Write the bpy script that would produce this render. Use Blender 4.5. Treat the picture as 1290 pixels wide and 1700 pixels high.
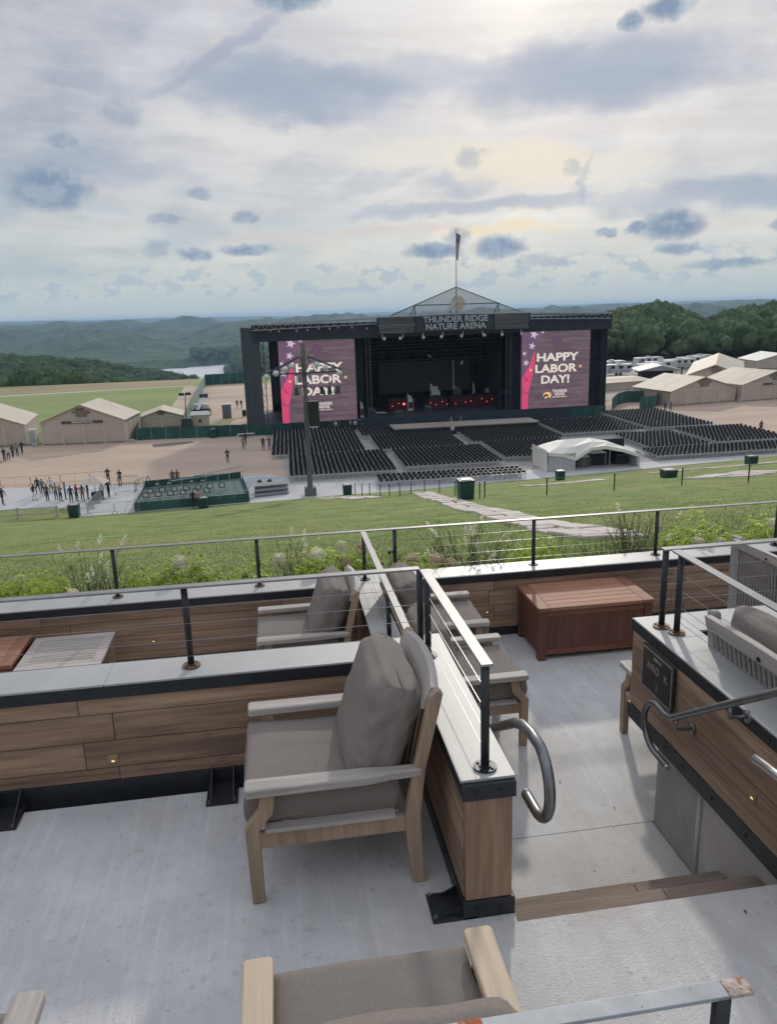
import bpy, bmesh, math, random
import numpy as np
from math import sin, cos, pi, radians, sqrt, exp
from mathutils import Vector, Matrix, noise
random.seed(7); rng = np.random.default_rng(7)
SC = bpy.context.scene; COL = SC.collection
for o in list(bpy.data.objects): bpy.data.objects.remove(o)

# ------------------------------------------------------------------ camera
YAW, PITCH, ROLL = radians(8.2), radians(14.5), radians(1.8)
_f = Vector((sin(YAW)*cos(PITCH), cos(YAW)*cos(PITCH), -sin(PITCH)))
_r0 = Vector((cos(YAW), -sin(YAW), 0)); _u0 = _r0.cross(_f)
_r = _r0*cos(ROLL) - _u0*sin(ROLL); _u = _u0*cos(ROLL) + _r0*sin(ROLL)
cd = bpy.data.cameras.new('camera'); cam = bpy.data.objects.new('camera', cd); COL.objects.link(cam)
cam.matrix_world = Matrix(((_r.x, _u.x, -_f.x, 0), (_r.y, _u.y, -_f.y, 0), (_r.z, _u.z, -_f.z, 0), (0, 0, 0, 1)))
cd.sensor_fit = 'HORIZONTAL'; cd.sensor_width = 36; cd.lens = 36*1280/1290
cd.clip_start = .05; cd.clip_end = 60000
SC.camera = cam

# ------------------------------------------------------------------ world: hazy afternoon sky with layered cloud
SUN_AZ, SUN_EL = 18.0, 24.0          # degrees from +Y towards +X, above the horizon
W = bpy.data.worlds.new('World'); SC.world = W; W.use_nodes = True
nt = W.node_tree; nt.nodes.clear()
def wn(t, **k):
    n = nt.nodes.new(t)
    for a, b in k.items(): setattr(n, a, b)
    return n
def wl(a, b): nt.links.new(a, b)
def wset(sock, v):
    if isinstance(v, bpy.types.NodeSocket): wl(v, sock)
    else: sock.default_value = v
def mt(op, a, b=0.0, c=None, clamp=False):
    n = wn('ShaderNodeMath', operation=op, use_clamp=clamp); wset(n.inputs[0], a); wset(n.inputs[1], b)
    if c is not None: wset(n.inputs[2], c)
    return n.outputs[0]
def smooth(x, lo, hi):
    n = wn('ShaderNodeMapRange', interpolation_type='SMOOTHSTEP'); wset(n.inputs[0], x)
    n.inputs[1].default_value = lo; n.inputs[2].default_value = hi; n.inputs[3].default_value = 0; n.inputs[4].default_value = 1
    return n.outputs[0]
def wmix(f, a, b):
    n = wn('ShaderNodeMix', data_type='RGBA'); wset(n.inputs[0], f)
    for s, v in ((n.inputs[6], a), (n.inputs[7], b)):
        if isinstance(v, bpy.types.NodeSocket): wl(v, s)
        else: s.default_value = (*v, 1)
    return n.outputs[2]
def wnoise(vec, scale, detail=5, rough=.55, dist=0.0):
    n = wn('ShaderNodeTexNoise', noise_dimensions='2D'); wl(vec, n.inputs['Vector']); n.inputs['Scale'].default_value = scale
    n.inputs['Detail'].default_value = detail; n.inputs['Roughness'].default_value = rough; n.inputs['Distortion'].default_value = dist
    return n.outputs['Fac']
def wcomb(x, y, z=0.0):
    n = wn('ShaderNodeCombineXYZ'); wset(n.inputs[0], x); wset(n.inputs[1], y); wset(n.inputs[2], z); return n.outputs[0]
tc = wn('ShaderNodeTexCoord'); sp = wn('ShaderNodeSeparateXYZ'); wl(tc.outputs['Generated'], sp.inputs[0])
X, Y, Z = sp.outputs
az = mt('MULTIPLY', mt('ARCTAN2', X, Y), 57.29578); el = mt('MULTIPLY', mt('ARCSINE', Z), 57.29578)
zz = mt('ADD', mt('MAXIMUM', Z, 0.0), .11)
plane = wcomb(mt('DIVIDE', X, zz), mt('DIVIDE', Y, zz))
ang = wcomb(mt('MULTIPLY', az, .1), mt('MULTIPLY', el, .17))
sd = wn('ShaderNodeVectorMath', operation='DOT_PRODUCT'); wl(tc.outputs['Generated'], sd.inputs[0])
sd.inputs[1].default_value = (sin(radians(SUN_AZ))*cos(radians(SUN_EL)), cos(radians(SUN_AZ))*cos(radians(SUN_EL)), sin(radians(SUN_EL)))
sdot = mt('MAXIMUM', sd.outputs['Value'], 0.0)
sky = wn('ShaderNodeTexSky'); sky.sky_type = 'NISHITA'; sky.sun_disc = False
sky.sun_elevation = radians(SUN_EL); sky.sun_rotation = radians(SUN_AZ); sky.dust_density = 2.0; sky.altitude = 300
skyc = wn('ShaderNodeVectorMath', operation='SCALE'); wl(sky.outputs[0], skyc.inputs[0]); skyc.inputs['Scale'].default_value = .10
# thin streaked cloud sheet
def wmap(vec, loc, rot, scl):
    n = wn('ShaderNodeMapping', vector_type='TEXTURE'); wl(vec, n.inputs[0]); n.inputs[1].default_value = loc; n.inputs[2].default_value = (0, 0, rot); n.inputs[3].default_value = scl
    d = wn('ShaderNodeVectorMath', operation='DOT_PRODUCT'); wl(n.outputs[0], d.inputs[0]); wl(n.outputs[0], d.inputs[1]); return d.outputs['Value']
def fade(x, lo_, hi_, amt):
    n = wn('ShaderNodeMapRange', interpolation_type='SMOOTHSTEP'); wl(x, n.inputs[0]); n.inputs[1].default_value = lo_; n.inputs[2].default_value = hi_; n.inputs[3].default_value = amt; n.inputs[4].default_value = 0; return n.outputs[0]
def wwarp(vec, src, scale, detail, amt):
    n = wn('ShaderNodeTexNoise', noise_dimensions='2D'); wl(src, n.inputs['Vector']); n.inputs['Scale'].default_value = scale; n.inputs['Detail'].default_value = detail; n.inputs['Roughness'].default_value = .58
    q = wn('ShaderNodeVectorMath', operation='MULTIPLY_ADD'); wl(n.outputs['Color'], q.inputs[0]); q.inputs[1].default_value = amt; q.inputs[2].default_value = [-x*.5 for x in amt]
    r = wn('ShaderNodeVectorMath', operation='ADD'); wl(vec, r.inputs[0]); wl(q.outputs[0], r.inputs[1]); return r.outputs[0], n.outputs['Fac']
AE = wcomb(az, el)
n1 = wnoise(plane, .75, 6, .60); n2 = wnoise(ang, 1.5, 6, .62)
b = smooth(mt('ADD', mt('MULTIPLY', n1, .55), mt('MULTIPLY', n2, .45)), .38, .62)
hi = wmix(smooth(el, 2.0, 12.0), (.50, .55, .57), (.51, .52, .55))
lo = wmix(smooth(el, 2.0, 12.0), (.35, .44, .51), (.345, .385, .465))
sheet = wmix(b, lo, hi)
warm = wmix(mt('MULTIPLY', mt('POWER', sdot, 30.0), .45), sheet, (.82, .79, .74))
n3 = wnoise(wcomb(mt('MULTIPLY', az, .045), mt('ADD', mt('MULTIPLY', el, .42), mt('MULTIPLY', az, .02))), 2.6, 6, .62)
stk = wn('ShaderNodeVectorMath', operation='SCALE'); wl(warm, stk.inputs[0]); wl(mt('ADD', .80, mt('MULTIPLY', n3, .40)), stk.inputs['Scale']); warm = stk.outputs[0]
c = wmix(.90, skyc.outputs[0], warm)
open_sky = c
lift = wn('ShaderNodeVectorMath', operation='SCALE'); wl(c, lift.inputs[0]); wl(mt('ADD', 1.0, mt('MULTIPLY', smooth(el, 14.0, 50.0), .75)), lift.inputs['Scale']); open_sky = lift.outputs[0]  # upper sky out of view is brightened to soften the light below
c = wmix(mt('SUBTRACT', 1.0, smooth(el, .2, 5.5)), c, (.47, .54, .545))   # pale blue-green air over the far hills
# big soft darker patches and bright cream openings: (azimuth, elevation, half width, half height, slant, amount, colour)
DK, CR, PK = (.30, .37, .49), (.78, .74, .66), (.66, .58, .53)
SOFT = [(2.3, 14.4, 9.5, 2.4, -.08, .75, DK), (22.5, 14.2, 10.5, 2.8, .02, .75, DK), (10.0, 15.0, 7.0, 1.6, 0, .45, DK), (15.3, 7.0, 12.0, .8, .02, .55, DK), (30.5, 6.6, 8.0, 1.3, 0, .6, DK),
        (-11, 9.4, 7.5, 1.0, 0, .4, DK), (14.0, 8.6, 3.2, 1.1, .1, .45, DK), (-2.0, 16.2, 6.2, .55, .52, .75, (.36, .40, .50)), (-9, 14.4, 6.0, .8, -.1, .3, DK),
        (11.5, 10.2, 9.0, 1.4, 0, .7, CR), (17.8, 9.4, 7.0, 1.6, -.05, .9, (.82, .75, .63)), (24.5, 9.0, 5.0, 1.0, 0, .6, CR), (14.5, 9.9, 1.8, .6, .2, .5, DK), (20.8, 9.2, 1.4, .5, -.2, .4, DK), (22.3, 8.4, .6, 2.0, 0, .35, DK), (7.5, 8.6, 4, .7, .1, .3, DK), (1.5, 11.6, 8.5, 1.1, -.08, .6, (.74, .735, .70)), (17.6, 5.3, 5.2, .5, .02, .85, (.84, .72, .54)), (3, 5.2, 10, .6, 0, .4, PK), (10, 5.6, 7, .5, 0, .45, PK),
        (8.5, 19.2, 8.0, 2.0, .05, .5, (.82, .81, .81)), (-4.5, 17.2, 6.0, 1.2, .3, .3, (.72, .72, .77)), (28.5, 4.6, 6.5, .6, 0, .3, PK)]
AS, _ = wwarp(AE, ang, 1.6, 6, (8.0, 3.0, 0)); AE2, _ = wwarp(AE, ang, 3.0, 4, (2.0, .9, 0))
for a0, e0, ra, re, sl, amt, colr in SOFT:
    c = wmix(fade(wmap(AE2 if re < .6 and abs(sl) > .4 else AS, (a0, e0, 0), math.atan(sl), (ra, re, 1)), .0, 1.1, amt), c, colr)
# low bank of pale cumulus tops on the horizon
band = wcomb(mt('MULTIPLY', az, .42), mt('MULTIPLY', el, .75))
nb = wnoise(band, 1.3, 5, .6)
env = mt('MULTIPLY', smooth(el, .9, 1.7), mt('SUBTRACT', 1.0, smooth(mt('ADD', el, mt('MULTIPLY', nb, -3.0)), 1.1, 1.9)))
cb = mt('MULTIPLY', smooth(nb, .40, .58), env)
c = wmix(mt('MULTIPLY', cb, .7), c, wmix(smooth(nb, .44, .62), (.64, .64, .61), (.38, .47, .54)))
# small separate cumulus puffs, darker than the sheet behind them
PUFF = [(-13.6, 8.3, 2.5, 1.3, .95), (-8.6, 12.8, 1.3, .9, .4), (-12.4, 11.1, .9, .4, .6), (-4.0, 8.1, .9, .38, .6), (-1.1, 6.6, 1.0, .36, .6), (-6.4, 6.5, 1.1, .3, .55), (-7.2, 4.6, .9, .6, .4), (-4.6, 4.25, 1.1, .42, .8), (-1.1, 4.5, 1.7, .36, .8),
        (12.0, 4.1, 1.9, .5, .85), (13.7, 4.9, .75, .55, .6), (16.5, 4.15, 1.7, .75, .9), (27.9, 4.95, 1.9, .9, .95), (25.7, 4.95, .6, .4, .9), (23.9, 4.75, .7, .28, .7), (28.3, 3.5, 1.3, .4, .7), (31.3, 2.4, 2.6, .32, .65), (19.5, 3.2, 1.5, .45, .4), (26.8, 17.3, 1.5, .6, .85), (24.8, 16.8, .75, .5, .8), (2.8, 19.2, 2.3, .6, .85), (34.6, 4.6, .8, .4, .7),
        (-22, 9.5, 2.4, 1.0, .8), (41, 8.0, 2.5, 1.1, .8), (-34, 6.5, 2.6, .9, .8), (52, 6.0, 2.4, .8, .8)]
AP, npf = wwarp(AE, wcomb(mt('MULTIPLY', az, .9), mt('MULTIPLY', el, 1.1)), .85, 6, (1.25, .78, 0))
pm = None
for a0, e0, ra, re, amt in PUFF:
    m = fade(wmap(AP, (a0, e0, 0), 0, (ra*1.3, re*1.3, 1)), .05, 1.1, min(1, amt*1.15))
    pm = m if pm is None else mt('MAXIMUM', pm, m)
c = wmix(pm, c, wmix(smooth(npf, .40, .64), (.225, .30, .41), (.32, .395, .49)))
# veil of light round the hidden sun
gl = wn('ShaderNodeVectorMath', operation='SCALE'); gl.inputs[0].default_value = (1.0, .95, .86)
wl(mt('MULTIPLY', mt('POWER', sdot, 650.0), 2.2), gl.inputs['Scale'])
W.cycles.sampling_method = 'NONE'
def wbg(colr):
    ad = wn('ShaderNodeVectorMath', operation='ADD'); wl(colr, ad.inputs[0]); wl(gl.outputs[0], ad.inputs[1])
    g_ = wn('ShaderNodeBackground'); wl(ad.outputs[0], g_.inputs[0]); g_.inputs[1].default_value = 1.0; return g_.outputs[0]
# low sky carries the puffs and patches; above them the sheet goes on, brightened as soft fill light
mxs = wn('ShaderNodeMixShader'); wl(smooth(el, 20.5, 23.0), mxs.inputs[0]); wl(wbg(c), mxs.inputs[1]); wl(wbg(open_sky), mxs.inputs[2])
wo = wn('ShaderNodeOutputWorld'); wl(mxs.outputs[0], wo.inputs[0])

sl = bpy.data.lights.new('sun', 'SUN'); sl.energy = 1.6; sl.angle = radians(2.2); sl.color = (1, .93, .82)
so = bpy.data.objects.new('sun', sl); COL.objects.link(so)
so.rotation_euler = (Vector((sin(radians(SUN_AZ))*cos(radians(SUN_EL)), cos(radians(SUN_AZ))*cos(radians(SUN_EL)), sin(radians(SUN_EL)))).to_track_quat('Z', 'Y')).to_euler()
vs = SC.view_settings; vs.view_transform = 'Standard'; vs.look = 'None'; vs.exposure = 0.1; vs.gamma = 1.0; vs.use_curve_mapping = False
SC.render.engine = 'CYCLES'
SC.cycles.use_denoising = True; SC.cycles.max_bounces = 6; SC.cycles.volume_bounces = 1

# ------------------------------------------------------------------ materials
MATS = {}
def M(name, col, rough=.7, metal=0.0, var=.12, scale=4.0, stretch=(1, 1, 1), bump=0.0, bscale=60.0, rand=0.0, col2=None, spots=None, emit=None, alpha=1.0, spec=.5, bstretch=None, wrap=None):
    if name in MATS: return MATS[name]
    m = bpy.data.materials.new(name); m.use_nodes = True; t = m.node_tree; ns_ = t.nodes; L = t.links.new
    p = ns_['Principled BSDF']; p.inputs['Roughness'].default_value = rough; p.inputs['Metallic'].default_value = metal
    p.inputs['Specular IOR Level'].default_value = spec
    co = ns_.new('ShaderNodeTexCoord'); mp = ns_.new('ShaderNodeMapping'); L(co.outputs['Object'], mp.inputs[0]); mp.inputs['Scale'].default_value = stretch
    oi = ns_.new('ShaderNodeObjectInfo')
    if rand:
        mu = ns_.new('ShaderNodeVectorMath'); mu.operation = 'SCALE'; L(oi.outputs['Random'], mu.inputs['Scale']); mu.inputs[0].default_value = (37, 17, 29)
        L(mu.outputs[0], mp.inputs['Location'])
    n = ns_.new('ShaderNodeTexNoise'); L(mp.outputs[0], n.inputs['Vector']); n.inputs['Scale'].default_value = scale; n.inputs['Detail'].default_value = 8; n.inputs['Roughness'].default_value = .62
    r = ns_.new('ShaderNodeValToRGB'); L(n.outputs['Fac'], r.inputs[0]); r.color_ramp.elements[0].position = .3; r.color_ramp.elements[1].position = .7
    c0 = [max(0, x*(1-var)) for x in col]; c1 = [min(1, x*(1+var)) for x in (col2 or col)]
    r.color_ramp.elements[0].color = (*c0, 1); r.color_ramp.elements[1].color = (*c1, 1); out = r.outputs[0]
    if spots:                                   # (colour, scale, lo, hi, amount) irregular blotches
        for sc_, s_scale, lo_, hi_, amt, *xs_ in spots:
            n2_ = ns_.new('ShaderNodeTexNoise'); vv_ = mp.outputs[0]
            if xs_:
                m3_ = ns_.new('ShaderNodeMapping'); L(co.outputs['Object'], m3_.inputs[0]); m3_.inputs['Scale'].default_value = xs_[0]; m3_.inputs['Location'].default_value = (s_scale*3.1, 1.7, s_scale); vv_ = m3_.outputs[0]
            L(vv_, n2_.inputs['Vector']); n2_.inputs['Scale'].default_value = s_scale; n2_.inputs['Detail'].default_value = 6; n2_.inputs['Roughness'].default_value = .6
            mr = ns_.new('ShaderNodeMapRange'); L(n2_.outputs['Fac'], mr.inputs[0]); mr.inputs[1].default_value = lo_; mr.inputs[2].default_value = hi_; mr.inputs[4].default_value = amt
            mx = ns_.new('ShaderNodeMix'); mx.data_type = 'RGBA'; L(mr.outputs[0], mx.inputs[0]); L(out, mx.inputs[6]); mx.inputs[7].default_value = (*sc_, 1); out = mx.outputs[2]
    if rand:
        mr = ns_.new('ShaderNodeMapRange'); L(oi.outputs['Random'], mr.inputs[0]); mr.inputs[3].default_value = 1-rand; mr.inputs[4].default_value = 1+rand
        mx = ns_.new('ShaderNodeVectorMath'); mx.operation = 'SCALE'; L(out, mx.inputs[0]); L(mr.outputs[0], mx.inputs['Scale']); out = mx.outputs[0]
    L(out, p.inputs['Base Color'])
    if bump:
        nb_ = ns_.new('ShaderNodeTexNoise'); nb_.inputs['Scale'].default_value = bscale; nb_.inputs['Detail'].default_value = 6
        if bstretch:
            mb_ = ns_.new('ShaderNodeMapping'); L(co.outputs['Object'], mb_.inputs[0]); mb_.inputs['Scale'].default_value = bstretch; L(mb_.outputs[0], nb_.inputs['Vector'])
        else: L(mp.outputs[0], nb_.inputs['Vector'])
        bp = ns_.new('ShaderNodeBump'); bp.inputs['Strength'].default_value = bump; bp.inputs['Distance'].default_value = .02; L(nb_.outputs['Fac'], bp.inputs['Height']); L(bp.outputs[0], p.inputs['Normal'])
    if emit: p.inputs['Emission Color'].default_value = (*emit[0], 1); p.inputs['Emission Strength'].default_value = emit[1]
    if alpha < 1: p.inputs['Alpha'].default_value = alpha
    if wrap:                                     # light passing through thin leaves or cloth
        tr = ns_.new('ShaderNodeBsdfTranslucent'); L(out, tr.inputs[0]); ms = ns_.new('ShaderNodeMixShader'); ms.inputs[0].default_value = wrap
        L(p.outputs[0], ms.inputs[1]); L(tr.outputs[0], ms.inputs[2]); L(ms.outputs[0], ns_['Material Output'].inputs[0])
    MATS[name] = m
    return m

CONC = M('terrace concrete', (.545, .543, .54), .62, var=.15, scale=2.0, bump=.3, bscale=110, spots=[((.47, .45, .425), .75, .48, .70, .75), ((.74, .735, .72), 1.7, .54, .74, .6), ((.50, .51, .535), 5.5, .52, .70, .5), ((.36, .345, .33), 17, .58, .70, .5), ((.48, .455, .43), 2.2, .50, .66, .45, (7, .45, 1)), ((.72, .72, .715), 3.0, .54, .68, .35, (9, .6, 1)), ((.37, .33, .285), .5, .47, .62, .65, (1, .8, 1)), ((.22, .205, .19), 7, .69, .74, .6, (1, 1, 1)), ((.27, .26, .25), 55, .63, .70, .7), ((.68, .67, .66), 90, .62, .70, .5)])
CONC2 = M('cast concrete wall', (.29, .30, .285), .8, var=.2, scale=3, stretch=(1, 1, .5), bump=.35, bscale=50, spots=[((.13, .14, .13), 1.6, .50, .70, .7), ((.50, .50, .47), 6, .6, .8, .4)])
TREAD = M('stained step concrete', (.235, .185, .145), .8, var=.25, scale=5, stretch=(.35, 4, 4), bump=.3, bscale=40, spots=[((.17, .13, .10), 3, .52, .7, .5)])
def wood(name, col, grain, var=.25, rand=.16, rough=.65, knots=True):
    st = {'x': (.55, 9, 9), 'y': (9, .55, 9), 'z': (9, 9, .55)}[grain]
    return M(name, col, rough, var=var, scale=2.6, stretch=st, bump=.18, bscale=7, rand=rand,
             spots=[((col[0]*.42, col[1]*.38, col[2]*.36), 1.15, .64, .74, .6), ((col[0]*1.35, col[1]*1.33, col[2]*1.3), .9, .58, .8, .35), ((col[0]*.38, col[1]*.32, col[2]*.28), 2.4, .69, .75, .85, {'x': (1.6, 4, 4), 'y': (4, 1.6, 4), 'z': (4, 4, 1.6)}[grain]), ((col[0]*.7, col[1]*.72, col[2]*.78), .8, .5, .7, .5, (1, 1, 1))] if knots else None)
PLX = wood('brown stained plank', (.292, .192, .126), 'x', .45, .24); PLY = wood('brown stained plank lengthwise', (.275, .180, .120), 'y', .45, .22); PLZ = wood('brown end board', (.29, .187, .120), 'z', .4, .05)
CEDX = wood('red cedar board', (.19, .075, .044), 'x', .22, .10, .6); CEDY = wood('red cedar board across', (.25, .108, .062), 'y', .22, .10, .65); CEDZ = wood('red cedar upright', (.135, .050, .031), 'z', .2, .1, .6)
CEDT = wood('lighter cedar lid board', (.33, .160, .092), 'x', .2, .10, .7)  # lid boards in a lighter tone than the sides
TKX = wood('weathered teak', (.40, .36, .325), 'x', .28, .06, .7); TKZ = wood('weathered teak upright', (.33, .238, .165), 'z', .3, .06, .7); TKY = wood('weathered teak crosswise', (.40, .36, .33), 'y', .2, .06, .7)
TKP = wood('pale arm teak', (.52, .41, .29), 'x', .16, .05, .6)  # paler, warmer tone for the arms of one chair
GREYW = wood('grey driftwood timber', (.33, .315, .30), 'z', .2, .05, .8)
CAP = M('brushed metal cap', (.40, .40, .39), .5, .1, var=.05, scale=3, bump=.03, bscale=20, spots=[((.36, .36, .355), 5, .52, .72, .5), ((.28, .275, .27), 40, .62, .72, .5), ((.50, .50, .49), 1.2, .5, .7, .5)])
STEEL = M('black powder coated steel', (.022, .026, .032), .45, .2, var=.25, scale=8, spots=[((.06, .065, .07), 20, .62, .75, .5)])
POST = M('black railing post', (.035, .037, .04), .42, .4, var=.25, scale=15, spots=[((.12, .08, .05), 30, .68, .76, .6)])
RAILT = M('worn steel flat rail', (.25, .25, .25), .5, .4, var=.14, scale=10, spots=[((.15, .09, .06), 24, .64, .72, .8), ((.5, .5, .5), 6, .6, .8, .4)])
RUST = M('rusted steel', (.42, .36, .31), .75, .3, var=.3, scale=30, spots=[((.25, .11, .06), 55, .50, .60, .85), ((.62, .58, .52), 80, .56, .66, .8)])
FLANGE = M('rusty bolt flange', (.16, .10, .065), .6, .4, var=.4, scale=40)
CABLE = M('stainless cable', (.22, .22, .22), .3, .9, var=.1)
PIPE = M('bare steel handrail pipe', (.20, .205, .21), .36, .85, var=.25, scale=14, spots=[((.34, .20, .13), 11, .64, .74, .6)])
PIPEEND = M('polished pipe end', (.55, .55, .54), .3, .9, var=.1)
FABRIC = M('taupe outdoor fabric', (.232, .203, .180), .95, var=.10, scale=90, bump=.35, bscale=420, spec=.2, spots=[((.27, .24, .215), 3, .5, .8, .4)])
FABRIC2 = M('grey outdoor fabric', (.185, .178, .172), .95, var=.10, scale=90, bump=.35, bscale=420, spec=.2)
BRASS = M('bronze step light', (.36, .26, .15), .45, .7, var=.2); GLOW = M('warm lamp glow', (.9, .6, .3), .5, emit=((1, .68, .32), .9))
DARK = M('dark void board', (.012, .013, .015), .8)
SIGNB = M('dark bronze sign plate', (.045, .038, .036), .4, .3, var=.2, scale=10); SIGNT = M('pale sign lettering', (.36, .34, .32), .5)
SOIL = M('planting bed mulch', (.07, .052, .04), .95, var=.4, scale=25, bump=.8, bscale=60)

# ------------------------------------------------------------------ mesh building
class MB:
    def __init__(s): s.v = []; s.f = []; s.m = []
    def box(s, x0, x1, y0, y1, z0, z1, mi=0):
        b_ = len(s.v); s.v += [(x0, y0, z0), (x1, y0, z0), (x1, y1, z0), (x0, y1, z0), (x0, y0, z1), (x1, y0, z1), (x1, y1, z1), (x0, y1, z1)]
        for q in ((0, 3, 2, 1), (4, 5, 6, 7), (0, 1, 5, 4), (1, 2, 6, 5), (2, 3, 7, 6), (3, 0, 4, 7)): s.f.append(tuple(b_+i for i in q)); s.m.append(mi)
        return s
    def hexa(s, pts, mi=0):                      # 8 corners: bottom ring then top ring
        b_ = len(s.v); s.v += [tuple(p) for p in pts]
        for q in ((0, 3, 2, 1), (4, 5, 6, 7), (0, 1, 5, 4), (1, 2, 6, 5), (2, 3, 7, 6), (3, 0, 4, 7)): s.f.append(tuple(b_+i for i in q)); s.m.append(mi)
        return s
    def prism(s, poly, h, ax='y', o=0.0, mi=0):  # 2D outline pushed along an axis from o to o+h
        n = len(poly); b_ = len(s.v)
        for t in (o, o+h):
            for a, c_ in poly: s.v.append({'x': (t, a, c_), 'y': (a, t, c_), 'z': (a, c_, t)}[ax])
        s.f.append(tuple(b_+i for i in range(n))); s.f.append(tuple(b_+n+i for i in reversed(range(n)))); s.m += [mi, mi]
        for i in range(n): j = (i+1) % n; s.f.append((b_+i, b_+n+i, b_+n+j, b_+j)); s.m.append(mi)
        return s
    def cyl(s, p, q, r, r2=None, n=10, mi=0):
        return s.tube([p, q], [r, r if r2 is None else r2], n, mi)
    def tube(s, pts, r, n=8, mi=0, closed=False):
        pts = [Vector(p) for p in pts]; rs = r if isinstance(r, (list, tuple)) else [r]*len(pts)
        b_ = len(s.v); k = len(pts); ref = None
        for i, p in enumerate(pts):
            d = (pts[min(i+1, k-1)] - pts[max(i-1, 0)]).normalized()
            if ref is None: ref = Vector((0, 0, 1)) if abs(d.z) < .9 else Vector((1, 0, 0))
            a = d.cross(ref).normalized(); c_ = a.cross(d).normalized(); ref = c_
            for j in range(n):
                t = 2*pi*j/n; w = p + (a*cos(t) + c_*sin(t))*rs[i]; s.v.append((w.x, w.y, w.z))
        for i in range(k-1):
            for j in range(n):
                j2 = (j+1) % n; s.f.append((b_+i*n+j, b_+i*n+j2, b_+(i+1)*n+j2, b_+(i+1)*n+j)); s.m.append(mi)
        s.f.append(tuple(b_+j for j in reversed(range(n)))); s.f.append(tuple(b_+(k-1)*n+j for j in range(n))); s.m += [mi, mi]
        return s
    def quad(s, a, b_, c_, d, mi=0):
        k = len(s.v); s.v += [tuple(a), tuple(b_), tuple(c_), tuple(d)]; s.f.append((k, k+1, k+2, k+3)); s.m.append(mi); return s
    def poly(s, pts, mi=0):
        k = len(s.v); s.v += [tuple(p) for p in pts]; s.f.append(tuple(range(k, k+len(pts)))); s.m.append(mi); return s
    def grid(s, rows, mi=0, flip=False):         # rows of points
        k = len(s.v); n = len(rows[0])
        for r in rows: s.v += [tuple(p) for p in r]
        for i in range(len(rows)-1):
            for j in range(n-1):
                q = (k+i*n+j, k+i*n+j+1, k+(i+1)*n+j+1, k+(i+1)*n+j); s.f.append(q[::-1] if flip else q); s.m.append(mi)
        return s
    def ball(s, c_, r, n=8, mi=0, sq=(1, 1, 1)):
        k = len(s.v); m_ = n//2
        for i in range(m_+1):
            for j in range(n):
                a, t = pi*i/m_, 2*pi*j/n; s.v.append((c_[0]+r*sq[0]*sin(a)*cos(t), c_[1]+r*sq[1]*sin(a)*sin(t), c_[2]+r*sq[2]*cos(a)))
        for i in range(m_):
            for j in range(n): j2 = (j+1) % n; s.f.append((k+i*n+j, k+(i+1)*n+j, k+(i+1)*n+j2, k+i*n+j2)); s.m.append(mi)
        return s
    def mesh(s, name, mats, smooth_=False, off=(0, 0, 0)):
        me = bpy.data.meshes.new(name)
        vv = [(a-off[0], b_-off[1], c_-off[2]) for a, b_, c_ in s.v] if any(off) else s.v
        me.from_pydata(vv, [], s.f)
        for m_ in (mats if isinstance(mats, (list, tuple)) else [mats]): me.materials.append(m_)
        if max(s.m, default=0): me.polygons.foreach_set('material_index', s.m)
        if smooth_: me.polygons.foreach_set('use_smooth', [True]*len(s.f))
        return me
    def build(s, name, mats, parent=None, smooth_=False, bevel=0.0, local=False):
        off = (0, 0, 0)
        if parent is not None and not local:
            q = parent; ox = Vector((0, 0, 0))
            while q is not None: ox += Vector(q.location); q = q.parent
            off = tuple(ox)
        return link(name, s.mesh(name, mats, smooth_, off), parent, bevel)
def link(name, me, parent=None, bevel=0.0):
    o = bpy.data.objects.new(name, me); COL.objects.link(o)
    if parent is not None: o.parent = parent
    if bevel:
        bm_ = o.modifiers.new('edge', 'BEVEL'); bm_.width = bevel; bm_.segments = 2; bm_.limit_method = 'ANGLE'; bm_.angle_limit = radians(40)
    return o
def tag(o, label=None, cat=None, group=None, kind=None):
    if label: o['label'] = label
    if cat: o['category'] = cat
    if group: o['group'] = group
    if kind: o['kind'] = kind
    return o
def thing(name, label, cat, loc=(0, 0, 0), rotz=0.0, group=None):
    o = bpy.data.objects.new(name, None); COL.objects.link(o); o.location = loc; o.rotation_euler = (0, 0, rotz); o.empty_display_size = .1
    return tag(o, label, cat, group)
def struct(name, mb, mat, parent=None, kind='structure', **k):
    o = mb.build(name, mat, parent, **k)
    if parent is None: tag(o, kind=kind)
    return o
def dup(root, loc, rotz, label, group=None):
    r = root.copy(); COL.objects.link(r); r.location = loc; r.rotation_euler = (0, 0, rotz); r['label'] = label
    if group: r['group'] = group
    for ch in list(root.children):
        c_ = ch.copy(); COL.objects.link(c_); c_.parent = r
        for g in list(ch.children):
            d = g.copy(); COL.objects.link(d); d.parent = c_
    return r
def text(body, size, mat, name, parent=None, mtx=None, bold=0.0, ext=.004, align='CENTER', sx=1.0, space=1.0):
    cu = bpy.data.curves.new(name, 'FONT'); cu.body = body; cu.size = size; cu.extrude = ext; cu.offset = bold; cu.align_x = align; cu.align_y = 'CENTER'; cu.space_character = space; cu.resolution_u = 4
    tmp = bpy.data.objects.new(name, cu); COL.objects.link(tmp)
    me = bpy.data.meshes.new_from_object(tmp.evaluated_get(bpy.context.evaluated_depsgraph_get())); bpy.data.objects.remove(tmp); bpy.data.curves.remove(cu)
    me.materials.clear(); me.materials.append(mat)
    if sx != 1: me.transform(Matrix.Scale(sx, 4, (1, 0, 0)))
    if mtx is not None: me.transform(mtx)
    me.name = name
    return link(name, me, parent)
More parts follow.
